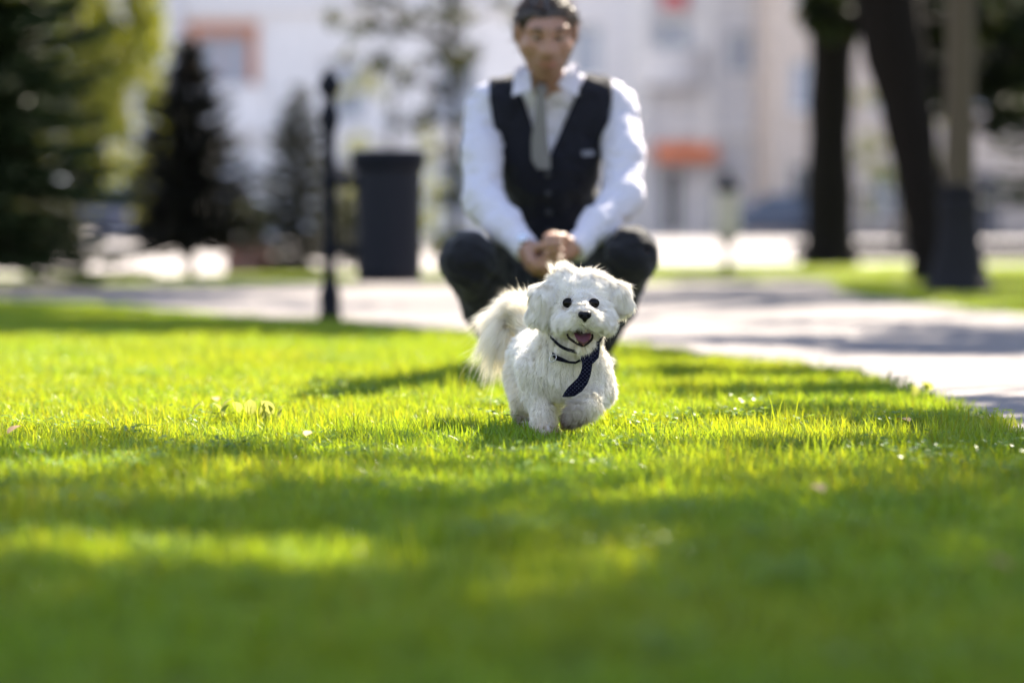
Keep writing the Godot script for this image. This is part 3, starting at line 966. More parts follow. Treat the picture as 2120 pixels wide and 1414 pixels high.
# ---------------------------------------------------------------- bin, lamps, planter, fence
func build_park_furniture() -> void:
	# bin hung on a cast post
	var o := thing("litter_bin", Vector3(-0.845, 0, -11.2), "dark grey litter bin hung on a black post with pointed finial", "bin")
	var post := Geo.new()
	post.lathe(Vector3.ZERO, [Vector2(0.0, 0), Vector2(0.055, 0), Vector2(0.055, 0.04), Vector2(0.045, 0.06), Vector2(0.05, 0.09), Vector2(0.05, 0.13), Vector2(0.036, 0.17), Vector2(0.03, 0.2), Vector2(0.027, 0.26), Vector2(0.027, 0.86), Vector2(0.034, 0.89), Vector2(0.046, 0.92), Vector2(0.048, 0.95), Vector2(0.036, 0.985), Vector2(0.026, 1.01), Vector2(0.024, 1.03), Vector2(0, 1.03)], 24)
	var p := part("post", post, M.iron, o)
	var fin := Geo.new()
	fin.lathe(Vector3.ZERO, [Vector2(0, 1.028), Vector2(0.024, 1.03), Vector2(0.03, 1.045), Vector2(0.05, 1.07), Vector2(0.053, 1.09), Vector2(0.046, 1.115), Vector2(0.03, 1.14), Vector2(0.014, 1.16), Vector2(0, 1.172)], 24)
	part("finial", fin, M.iron, p)
	var c := Vector3(0.275, 0, 0.01)
	var drum := Geo.new()
	drum.lathe(c, [Vector2(0, 0.185), Vector2(0.13, 0.185), Vector2(0.145, 0.2), Vector2(0.15, 0.24), Vector2(0.155, 0.72), Vector2(0.148, 0.72), Vector2(0.14, 0.24), Vector2(0, 0.22)], 40)
	var dr := part("drum", drum, M.bin_steel, o)
	var rim := Geo.new()
	rim.lathe(c, [Vector2(0.157, 0.70), Vector2(0.168, 0.71), Vector2(0.172, 0.735), Vector2(0.172, 0.775), Vector2(0.165, 0.79), Vector2(0.14, 0.79), Vector2(0.138, 0.74), Vector2(0.157, 0.70)], 40)
	part("rim", rim, M.iron, dr)
	for y in [0.33, 0.645]:
		var br := Geo.new()
		br.chamfered(Vector3(0.08, y, 0.0), Vector3(0.12, 0.045, 0.03), 0.006)
		br.lathe(Vector3(0, y - 0.035, 0), [Vector2(0.028, 0), Vector2(0.036, 0.004), Vector2(0.036, 0.066), Vector2(0.028, 0.07)], 20)
		part("bracket", br, M.iron, o)
	# tall lamp post
	var l := thing("lamp_post", Vector3(2.8636, 0.0016, -15.5) * Vector3(1, 0, 1), "tall lamp post with tan shaft and flared dark iron base", "lamp post")
	var base := Geo.new()
	base.lathe(Vector3.ZERO, [Vector2(0, 0), Vector2(0.24, 0), Vector2(0.24, 0.05), Vector2(0.21, 0.08), Vector2(0.185, 0.14), Vector2(0.155, 0.26), Vector2(0.14, 0.36), Vector2(0.132, 0.44), Vector2(0.128, 0.52), Vector2(0.14, 0.545), Vector2(0.145, 0.58), Vector2(0.125, 0.61), Vector2(0.11, 0.65), Vector2(0, 0.65)], 10)
	part("base", base, M.lamp_stone, l)
	var collar := Geo.new()
	collar.lathe(Vector3.ZERO, [Vector2(0.1, 0.64), Vector2(0.135, 0.65), Vector2(0.14, 0.68), Vector2(0.12, 0.7), Vector2(0.098, 0.71)], 24)
	part("collar", collar, M.lamp_stone, l)
	var shaft := Geo.new()
	shaft.lathe(Vector3.ZERO, [Vector2(0.098, 0.65), Vector2(0.096, 0.8), Vector2(0.09, 2.0), Vector2(0.075, 4.2), Vector2(0.0, 4.2)], 24)
	part("shaft", shaft, M.lamp_shaft, l)
	var head := Geo.new()
	head.lathe(Vector3(0, 4.2, 0), [Vector2(0.05, 0), Vector2(0.1, 0.05), Vector2(0.19, 0.18), Vector2(0.21, 0.3), Vector2(0.17, 0.45), Vector2(0.08, 0.52), Vector2(0, 0.54)], 20)
	part("globe", head, M.cream, l)
	# low bollard lamp
	var b := thing("bollard_lamp", Vector3(1.87, 0.0019, -21) * Vector3(1, 0, 1), "low lamp with cream cylinder on a thin dark stem", "lamp")
	var stem := Geo.new()
	stem.lathe(Vector3.ZERO, [Vector2(0, 0), Vector2(0.07, 0), Vector2(0.06, 0.03), Vector2(0.035, 0.06), Vector2(0.032, 0.24), Vector2(0.06, 0.3), Vector2(0.08, 0.33), Vector2(0, 0.33)], 20)
	part("stem", stem, M.iron, b)
	var cyl := Geo.new()
	cyl.lathe(Vector3.ZERO, [Vector2(0.0, 0.332), Vector2(0.085, 0.335), Vector2(0.1, 0.38), Vector2(0.105, 0.7), Vector2(0.09, 0.73), Vector2(0, 0.73)], 24)
	part("shade", cyl, M.cream, b)
	var cap := Geo.new()
	cap.lathe(Vector3.ZERO, [Vector2(0.0, 0.731), Vector2(0.1, 0.732), Vector2(0.11, 0.75), Vector2(0.09, 0.8), Vector2(0.04, 0.85), Vector2(0.02, 0.9), Vector2(0, 0.92)], 24)
	part("cap", cap, M.iron, b)
	# brick planter with round shrub
	var pl := thing("brick_planter", Vector3(-2.3937, 0.0069, -22) * Vector3(1, 0, 1), "low square planter of reddish bricks on the far lawn", "planter")
	var core := Geo.new()
	core.chamfered(Vector3(0, 0.14, 0), Vector3(0.36, 0.28, 0.36), 0.004)
	part("mortar_core", core, M.mortar, pl)
	var bm := Geo.new()
	bm.chamfered(Vector3.ZERO, Vector3(0.118, 0.05, 0.03), 0.004)
	var shared := bm.mesh()
	for side in 4:
		var turn := Basis(Vector3.UP, side * PI / 2.0)
		for row in 5:
			for k in 3:
				var q := part("brick", shared, M.brick[rng.randi() % 2], pl)
				q.transform = Transform3D(turn, turn * Vector3(-0.128 + k * 0.128 + (0.012 if row % 2 else -0.012), 0.03 + row * 0.058, 0.185 + rng.randf_range(-0.002, 0.002)))
	var cop := Geo.new()
	cop.chamfered(Vector3(0, 0.305, 0), Vector3(0.44, 0.04, 0.44), 0.008)
	part("coping", cop, M.brick[1], pl)
	rng.seed = 52
	shrub(pl.position + Vector3(0.04, 0.31, 0), Vector3(0.17, 0.17, 0.17), 1500, Color(0.14, 0.17, 0.045), 0.045, "round clipped yellow green shrub in the brick planter")
	# railing on a low dark wall
	var f := thing("iron_railing", Vector3(6.0, 0, -31), "iron railing of thin upright bars on a low dark wall", "railing")
	f.rotation.y = -0.12
	var lw := Geo.new()
	lw.chamfered(Vector3(0.3, 0.1, 0), Vector3(5.4, 0.2, 0.25), 0.02)
	part("low_wall", lw, M.low_wall, f)
	for y in [0.3, 0.82]:
		var r := Geo.new()
		r.chamfered(Vector3(0.3, y, 0), Vector3(5.3, 0.04, 0.03), 0.006)
		part("rail", r, M.iron, f)
	var bar := Geo.new()
	bar.lathe(Vector3.ZERO, [Vector2(0, 0), Vector2(0.013, 0), Vector2(0.013, 0.72), Vector2(0.02, 0.74), Vector2(0, 0.8)], 8)
	var bar_mesh := bar.mesh()
	for k in 40:
		var q := part("bar", bar_mesh, M.iron, f)
		q.position = Vector3(-2.3 + k * 0.134, 0.2, 0)


# ---------------------------------------------------------------- grass
func tuft_mesh(blades: int, spread: float, low: float, high: float, width: float, wild: float) -> ArrayMesh:
	var g := Geo.new()
	for b in blades:
		var a := rng.randf() * TAU
		var r := sqrt(rng.randf()) * spread
		var root := Vector3(cos(a) * r, 0, sin(a) * r)
		var h := lerpf(low, high, pow(rng.randf(), 1.4))
		var lean := rng.randf() * TAU
		var dir := Vector3(cos(lean), 0, sin(lean))
		var out := h * rng.randf_range(0.1, 0.75) * wild
		var face := rng.randf() * TAU
		var across := (dir.cross(Vector3.UP) + Vector3(cos(face), 0, sin(face)) * 0.6).normalized()
		var w := width * rng.randf_range(0.65, 1.25)
		var v := rng.randf_range(0.72, 1.28)
		var warm := rng.randf_range(0.82, 1.25)
		var c := Color(v * warm, v, v * rng.randf_range(0.6, 1.3))
		if rng.randf() < 0.035:
			c = Color(2.1, 1.15, 2.6)
		var k := g.v.size()
		for s in 4:
			var t := s / 3.0
			var p := root + Vector3.UP * h * (t - 0.18 * t * t * wild) + dir * out * t * t
			var half: Vector3 = across * w * 0.5 * [1.0, 0.95, 0.62, 0.0][s]
			var nn := (across.cross(Vector3.UP * h + dir * out * 2.0 * t)).normalized()
			if s < 3:
				g.v.append(p - half)
				g.v.append(p + half)
				g.n.append(nn)
				g.n.append(nn)
				g.c.append(c)
				g.c.append(c)
			else:
				g.v.append(p)
				g.n.append(nn)
				g.c.append(c)
		g.i.append_array([k, k + 2, k + 1, k + 1, k + 2, k + 3, k + 2, k + 4, k + 3, k + 3, k + 4, k + 5, k + 4, k + 6, k + 5])
	return g.mesh()


func scatter(called: String, m: ArrayMesh, spots: Array, label: String) -> void:
	var mm := MultiMesh.new()
	mm.transform_format = MultiMesh.TRANSFORM_3D
	mm.use_colors = true
	mm.mesh = m
	mm.instance_count = spots.size()
	for k in spots.size():
		mm.set_instance_transform(k, spots[k][0])
		mm.set_instance_color(k, spots[k][1])
	var o := MultiMeshInstance3D.new()
	o.name = called
	o.multimesh = mm
	o.material_override = M.grass
	add_child(o, true)
	tag(o, label, "grass")
	o.set_meta("kind", "stuff")


func build_lawn() -> void:
	rng.seed = 61
	var noise := FastNoiseLite.new()
	noise.seed = 5
	noise.frequency = 0.9
	var fine := FastNoiseLite.new()
	fine.seed = 9
	fine.frequency = 4.0
	var kinds := []
	for k in 5:
		kinds.append(tuft_mesh(46, 0.05, 0.016, [0.042, 0.046, 0.05, 0.057, 0.04][k], 0.0028, [1.0, 0.8, 1.1, 0.9, 1.4][k]))
	var tall := tuft_mesh(12, 0.03, 0.04, 0.075, 0.0034, 0.5)
	var spots := [[], [], [], [], [], []]
	var d := 1.5
	while d < 16.4:
		var step := 0.046 if d < 8.0 else 0.056
		var half := d * 0.2117 + 0.75
		var x := -half
		while x < minf(half, 1.25):
			var p := Vector2(x + rng.randf_range(-0.5, 0.5) * step, d + rng.randf_range(-0.5, 0.5) * step)
			x += step
			if not Geometry2D.is_point_in_polygon(p + Vector2(fine.get_noise_2d(p.x * 3.0, p.y * 3.0) * 0.06, 0), lawn_area):
				continue
			var n := noise.get_noise_2d(p.x, p.y)
			var f := fine.get_noise_2d(p.x, p.y)
			if f < -0.42 and rng.randf() < 0.5:
				continue
			var grow := (1.0 + 0.28 * n + 0.22 * f) * rng.randf_range(0.8, 1.2)
			var b := Basis(Vector3.UP, rng.randf() * TAU).rotated(Vector3(1, 0, 0), rng.randf_range(-0.12, 0.12)).scaled(Vector3(1.0, grow, 1.0))
			var dry := clampf(0.5 + n * 0.8 + rng.randf_range(-0.2, 0.2), 0.0, 1.0)
			var c := Color(lerpf(0.215, 0.285, dry), lerpf(0.39, 0.4, dry), lerpf(0.036, 0.04, dry))
			spots[rng.randi() % 5].append([Transform3D(b, Vector3(p.x, 0, -p.y)), c])
			if rng.randf() < 0.03 + maxf(0.0, f) * 0.1:
				spots[5].append([Transform3D(b, Vector3(p.x, 0, -p.y)), c])
		d += step
	for k in 5:
		scatter("lawn_grass", kinds[k], spots[k], "short sunlit lawn grass the dog runs across")
	# clover: three round leaflets on thin stems
	var cg := Geo.new()
	for k in 9:
		var a := rng.randf() * TAU
		var c := Vector3(cos(a), 0, sin(a)) * sqrt(rng.randf()) * 0.05 + Vector3(0, rng.randf_range(0.022, 0.042), 0)
		var v := rng.randf_range(0.75, 1.1)
		for q in 3:
			var out := Vector3(cos(a + q * TAU / 3.0), rng.randf_range(-0.1, 0.5), sin(a + q * TAU / 3.0)).normalized()
			var side := out.cross(Vector3.UP).normalized()
			var w := rng.randf_range(0.0045, 0.007)
			var k0 := cg.v.size()
			for p in [c, c + out * w * 0.7 + side * w * 0.75, c + out * w * 1.6 + side * w * 0.6, c + out * w * 1.75, c + out * w * 1.6 - side * w * 0.6, c + out * w * 0.7 - side * w * 0.75]:
				cg.v.append(p)
				cg.c.append(Color(0.85 * v, 0.9 * v, 1.2 * v))
			for t in 4:
				cg.i.append_array([k0, k0 + t + 1, k0 + t + 2])
		leaf_into(cg, Vector3(c.x * 0.8, 0, c.z * 0.8), (c - Vector3(c.x * 0.8, 0, c.z * 0.8)).normalized(), Vector3.RIGHT, c.y, 0.0016, Color(0.7, 0.8, 1.0))
	var clover := []
	for k in 5000:
		var p := Vector2(rng.randf_range(-2.4, 1.1), rng.randf_range(2.2, 9.5))
		if noise.get_noise_2d(p.x * 1.7 + 40.0, p.y * 1.7) > 0.02 + rng.randf() * 0.9 and Geometry2D.is_point_in_polygon(p, lawn_area):
			clover.append([Transform3D(Basis(Vector3.UP, rng.randf() * TAU), Vector3(p.x, 0, -p.y)), Color(0.22, 0.38, 0.04)])
	scatter("clover", cg.mesh(), clover, "small clover leaves growing in patches in the lawn")
	scatter("lawn_grass", tall, spots[5], "longer grass blades standing out of the near lawn")
	var coarse := tuft_mesh(40, 0.09, 0.03, 0.07, 0.006, 1.0)
	var far := []
	for area in [island_area, strip_area]:
		for k in 60000:
			var p := Vector2(rng.randf_range(-8, 9), rng.randf_range(9, 27.6))
			if absf(p.x) < p.y * 0.2117 + 1.0 and Geometry2D.is_point_in_polygon(p, area):
				far.append([Transform3D(Basis(Vector3.UP, rng.randf() * TAU).scaled(Vector3(1, rng.randf_range(0.4, 0.7), 1)), Vector3(p.x, 0, -p.y)), Color(0.23, 0.38, 0.035)])
	scatter("far_grass", coarse, far, "strips of grass beyond the path")


func broad_leaf(l: float, w: float, bend: float) -> Geo:
	var g := Geo.new()
	var n := 7
	for k in n + 1:
		var t := float(k) / n
		var half := w * 0.5 * pow(sin(PI * pow(t, 0.75)), 0.8) + 0.0006
		var y := sin(t * PI * 0.6) * bend
		for s: float in [-1.0, -0.5, 0.0, 0.5, 1.0]:
			g.v.append(Vector3(s * half, y + absf(s) * half * 0.35, t * l))
	for k in n:
		for j in 4:
			var a := k * 5 + j
			g.i.append_array([a, a + 1, a + 6, a, a + 6, a + 5])
	return g


func build_small_things() -> void:
	rng.seed = 91
	var green := leafy("weed_leaf", Color(0.62, 0.62, 0.3), 0.5)
	green.vertex_color_use_as_albedo = false
	green.albedo_color = lin(0.07, 0.13, 0.014)
	var names := ["clump of round weed leaves in the sunny grass left of the dog", "small broad weed at the lawn edge beside the path", "second small weed at the lawn edge nearer the camera", "grey green jagged weed beside the round weed leaves"]
	var spots := [Vector3(-0.6125, 0.0212, -5.32), Vector3(1.018, 0.0343, -6.4), Vector3(1.0145, 0.0411, -6), Vector3(-0.5285, 0.0228, -5.3)]
	for w in 4:
		var at: Vector3 = spots[w]
		at.y = 0.0
		var o := thing("weed", at, names[w], "weed")
		for k in (9 if w == 0 else 5):
			var l := rng.randf_range(0.028, 0.042) * (1.0 if w == 0 else 0.75)
			var m := part("leaf", broad_leaf(l, l * (0.75 if w != 3 else 0.32), 0.012), green, o)
			var a := rng.randf() * TAU
			var spread := (0.075 if w == 0 else 0.03) * rng.randf_range(0.3, 1.0)
			var lift := rng.randf_range(0.3, 1.1)
			m.transform = Transform3D(Basis(Vector3.UP, a) * Basis(Vector3.RIGHT, -lift), Vector3(cos(k * 2.4) * spread * (1.4 if w == 0 else 1.0), rng.randf_range(0.02, 0.04), sin(k * 2.4) * spread * 0.5))
			var st := Geo.new()
			st.tube(PackedVector3Array([Vector3(m.position.x * 0.5, 0, m.position.z * 0.5), m.position]), PackedFloat32Array([0.0014, 0.001]), 5)
			part("stem", st, green, o)
	var dry := mottled(mat("dry_leaf", Color.WHITE, 0.7, 0.3), lin(0.3, 0.17, 0.08), lin(0.5, 0.36, 0.2), 25.0, 0.05, 51)
	dry.backlight_enabled = true
	dry.backlight = Color(0.5, 0.4, 0.25)
	var where := [[Vector3(-0.4072, 0.0319, -4.75), "pale dry leaf lying in the shaded grass left of the dog"], [Vector3(-1.0056, 0.0323, -4.8), "reddish dry leaf at the left edge of the lawn"], [Vector3(0.4859, 0.0105, -3.75), "pale blurred leaf in the shaded grass right of the middle"], [Vector3(0.6049, -0.004, -2.9), "pale blurred leaf at the right edge in the foreground"], [Vector3(0.8424, 0.039, -5.1), "whitish dry leaf near the path edge at the right"], [Vector3(-0.6959, 0.0341, -5.7), "small dry leaf in the sunny grass on the left"]]
	for q in where:
		var at: Vector3 = q[0]
		at.y = 0.034
		var l := rng.randf_range(0.03, 0.045)
		var o := part(numbered("fallen_leaf"), broad_leaf(l, l * 0.6, 0.008), dry, self)
		o.transform = Transform3D(Basis(Vector3.UP, rng.randf() * TAU) * Basis(Vector3.RIGHT, rng.randf_range(-0.5, 0.3)), at)
		tag(o, q[1], "leaf", "fallen leaves on the lawn")


# ---------------------------------------------------------------- the dog
# bones: [from, to, radius, radius, fur length, fur direction, lift from the skin 0..1, tint]
# tints: 0 white, 1 warm cream, 2 soiled paw, 3 pale tan
func dog_bones() -> Array:
	return [
		# trunk
		[Vector3(0.0079, 0.1481, 0.012), Vector3(0.0097, 0.1791, 0.02), 0.067, 0.062, 0.015, Vector3(0.05, -0.8, 0.3), 0.55, 0],
		[Vector3(-0.0097, 0.1559, -0.03), Vector3(-0.0429, 0.1557, -0.18), 0.066, 0.06, 0.013, Vector3(-0.3, -0.5, -0.6), 0.65, 0],
		[Vector3(-0.0491, 0.1573, -0.19), Vector3(-0.0575, 0.1323, -0.2), 0.057, 0.047, 0.013, Vector3(-0.3, -0.7, -0.4), 0.65, 0],
		# hind legs
		[Vector3(-0.0756, 0.1236, -0.17), Vector3(-0.0738, 0.0778, -0.115), 0.04, 0.027, 0.016, Vector3(-0.2, -1, 0), 0.4, 1],
		[Vector3(-0.0738, 0.0778, -0.115), Vector3(-0.0788, 0.0426, -0.165), 0.024, 0.017, 0.014, Vector3(-0.1, -1, -0.2), 0.4, 1],
		[Vector3(-0.0788, 0.0426, -0.165), Vector3(-0.0695, 0.0117, -0.13), 0.017, 0.018, 0.012, Vector3(0, -1, 0.2), 0.4, 2],
		[Vector3(-0.0685, 0.0079, -0.125), Vector3(-0.0625, 0.0052, -0.095), 0.018, 0.016, 0.007, Vector3(0, -0.5, 0.8), 0.3, 2],
		[Vector3(-0.0173, 0.117, -0.19), Vector3(0.0014, 0.0654, -0.17), 0.04, 0.025, 0.014, Vector3(0, -1, 0), 0.4, 1],
		[Vector3(0.0014, 0.0654, -0.17), Vector3(0.0111, 0.0204, -0.23), 0.02, 0.015, 0.012, Vector3(0, -1, 0), 0.4, 1],
		[Vector3(0.0111, 0.0204, -0.23), Vector3(0.013, 0.0024, -0.215), 0.015, 0.017, 0.008, Vector3(0, -1, 0.3), 0.3, 3],
		# planted front leg
		[Vector3(-0.049, 0.1477, 0.005), Vector3(-0.0489, 0.0959, -0.005), 0.041, 0.029, 0.014, Vector3(-0.1, -1, 0.1), 0.4, 0],
		[Vector3(-0.0489, 0.0959, -0.005), Vector3(-0.0349, 0.0487, 0.02), 0.026, 0.022, 0.013, Vector3(0.1, -1, 0.1), 0.4, 0],
		[Vector3(-0.0349, 0.0487, 0.02), Vector3(-0.029, 0.0153, 0.035), 0.02, 0.02, 0.013, Vector3(0.1, -1, 0.2), 0.4, 1],
		[Vector3(-0.029, 0.0117, 0.04), Vector3(-0.0253, 0.0084, 0.06), 0.021, 0.018, 0.008, Vector3(0, -0.6, 0.8), 0.3, 3],
		# lifted front leg
		[Vector3(0.0626, 0.1455, 0.02), Vector3(0.0786, 0.1024, 0.03), 0.043, 0.033, 0.012, Vector3(0.2, -1, 0.1), 0.4, 0],
		[Vector3(0.0776, 0.1024, 0.03), Vector3(0.0556, 0.074, 0.085), 0.028, 0.022, 0.016, Vector3(-0.4, -0.9, 0.3), 0.4, 0],
		[Vector3(0.0556, 0.074, 0.085), Vector3(0.0341, 0.0621, 0.1), 0.02, 0.019, 0.015, Vector3(-0.6, -0.8, 0.3), 0.45, 1],
		[Vector3(0.0331, 0.0601, 0.101), Vector3(0.0182, 0.0457, 0.096), 0.0195, 0.016, 0.013, Vector3(-0.6, -0.8, 0.1), 0.4, 2],
		# neck and head
		[Vector3(0.0156, 0.1837, 0.03), Vector3(0.0346, 0.2595, 0.075), 0.06, 0.053, 0.014, Vector3(0, -1, 0.35), 0.45, 0],
		[Vector3(0.0243, 0.2948, 0.08), Vector3(0.0544, 0.2948, 0.08), 0.046, 0.046, 0.02, Vector3(0, 0.9, 0.1), 0.5, 0],
		[Vector3(0.0183, 0.3168, 0.078), Vector3(0.0242, 0.3089, 0.084), 0.032, 0.036, 0.02, Vector3(-0.4, 1.0, 0), 0.5, 0],
		[Vector3(0.0605, 0.3148, 0.078), Vector3(0.0543, 0.3089, 0.084), 0.032, 0.036, 0.018, Vector3(0.5, 0.8, 0), 0.4, 0],
		[Vector3(0.02, 0.2692, 0.095), Vector3(0.066, 0.2692, 0.095), 0.036, 0.036, 0.011, Vector3(0, -0.6, 0.5), 0.35, 0],
		[Vector3(0.0423, 0.2781, 0.12), Vector3(0.0459, 0.2658, 0.165), 0.03, 0.02, 0.008, Vector3(0, -0.5, 0.3), 0.35, 0],
		[Vector3(0.0256, 0.2534, 0.15), Vector3(0.0074, 0.2484, 0.125), 0.02, 0.021, 0.015, Vector3(-0.75, -0.55, 0.15), 0.35, 0],
		[Vector3(0.0652, 0.2534, 0.15), Vector3(0.0871, 0.2502, 0.12), 0.02, 0.021, 0.015, Vector3(0.75, -0.5, 0.15), 0.35, 0],
		[Vector3(0.0382, 0.2149, 0.09), Vector3(0.0439, 0.2051, 0.135), 0.026, 0.014, 0.017, Vector3(0, -1, 0.1), 0.4, 1],
		# ears, swung out by the run
		[Vector3(-0.0039, 0.327, 0.088), Vector3(-0.0381, 0.3033, 0.098), 0.014, 0.019, 0.02, Vector3(-0.45, -0.9, 0.1), 0.12, 0],
		[Vector3(-0.0381, 0.3033, 0.098), Vector3(-0.055, 0.2654, 0.1), 0.019, 0.015, 0.02, Vector3(-0.05, -1, 0.05), 0.08, 0],
		[Vector3(-0.034, 0.2951, 0.09), Vector3(-0.036, 0.2532, 0.094), 0.016, 0.012, 0.02, Vector3(0.05, -1, 0.05), 0.08, 0],
		[Vector3(0.0885, 0.3248, 0.08), Vector3(0.1196, 0.3068, 0.08), 0.013, 0.017, 0.018, Vector3(0.45, -0.9, 0.1), 0.12, 0],
		[Vector3(0.1196, 0.3068, 0.08), Vector3(0.1357, 0.2827, 0.08), 0.017, 0.013, 0.017, Vector3(0.05, -1, 0.05), 0.08, 0],
		[Vector3(0.1148, 0.3006, 0.075), Vector3(0.1188, 0.2746, 0.076), 0.015, 0.011, 0.017, Vector3(0.0, -1, 0.05), 0.08, 0],
		# tail, carried up and over to the side
		[Vector3(-0.0615, 0.2103, -0.235), Vector3(-0.0752, 0.2542, -0.262), 0.017, 0.014, 0.042, Vector3(-0.35, 0.9, -0.1), 0.5, 1],
		[Vector3(-0.0752, 0.2542, -0.262), Vector3(-0.102, 0.2623, -0.275), 0.014, 0.012, 0.052, Vector3(-0.8, 0.25, 0), 0.45, 0],
		[Vector3(-0.102, 0.2623, -0.275), Vector3(-0.1278, 0.2451, -0.275), 0.012, 0.01, 0.062, Vector3(-0.65, -0.7, 0), 0.35, 0],
		[Vector3(-0.1278, 0.2451, -0.275), Vector3(-0.1428, 0.2034, -0.27), 0.01, 0.009, 0.066, Vector3(-0.22, -1.0, 0), 0.25, 1],
		[Vector3(-0.1127, 0.209, -0.265), Vector3(-0.1234, 0.1813, -0.26), 0.011, 0.008, 0.055, Vector3(-0.1, -1.0, 0), 0.2, 1],
	]


func build_dog() -> void:
	rng.seed = 71
	var o := thing("dog", Vector3(0.102, 0, -5.1), "small fluffy white dog with open mouth trotting over the grass", "dog")
	var bones := dog_bones()
	var lo := Vector3(-0.21, -0.02, -0.32)
	var f := Field.new(lo, Vector3(0.18, 0.37, 0.22), 0.004, 0.006)
	for b in bones:
		f.cap(b[0], b[1], b[2], b[3])
	f.finish()
	var mouth := Vector3(0.0371, 0.2233, 0.163)
	var mouth_r := Vector3(0.027, 0.0215, 0.036)
	var eye_l := Vector3(0.0132, 0.2894, 0.13)
	var eye_r := Vector3(0.0658, 0.2894, 0.13)
	for step in 60:
		if f.at(Vector3(eye_l.x, eye_l.y, 0.17 - step * 0.0015)) > 0.0:
			eye_l.z = 0.17 - step * 0.0015 - 0.001
		if f.at(Vector3(eye_r.x, eye_r.y, 0.17 - step * 0.0015)) > 0.0:
			eye_r.z = 0.17 - step * 0.0015 - 0.001
	f.change(0.03, func(p: Vector3, d: float) -> float:
		var q := mouth_at(p - mouth) / mouth_r
		var cut := (q.length() - 1.0) * 0.021
		var le := (p - eye_l).length() - 0.0085
		var re := (p - eye_r).length() - 0.0085
		return maxf(maxf(d, -cut), maxf(-le, -re)))
	var body := Geo.new()
	f.into(body)
	body.smooth()
	for k in body.v.size():
		var q := mouth_at(body.v[k] - mouth) / mouth_r
		body.c.append(Color(0.03, 0.007, 0.008) if q.length() < 1.08 and body.v[k].z > mouth.z - 0.05 else Color(0.6, 0.56, 0.49))
	var skin := mat("dog_skin", Color.WHITE, 0.7)
	skin.vertex_color_use_as_albedo = true
	part("body", body, skin, o)
	dog_fur(o, body, bones, mouth, mouth_r, [eye_l, eye_r])
	dog_face(o, mouth, [eye_l, eye_r])
	dog_collar(o)


# the open mouth is a shield: wide above, narrow and shifted below
func mouth_at(q: Vector3) -> Vector3:
	var low := clampf(0.5 - q.y / 0.036, 0.0, 1.0)
	return Vector3((q.x - 0.006 * low) / (1.0 - 0.5 * low * low), q.y if q.y < 0.0 else q.y * 1.25, q.z)


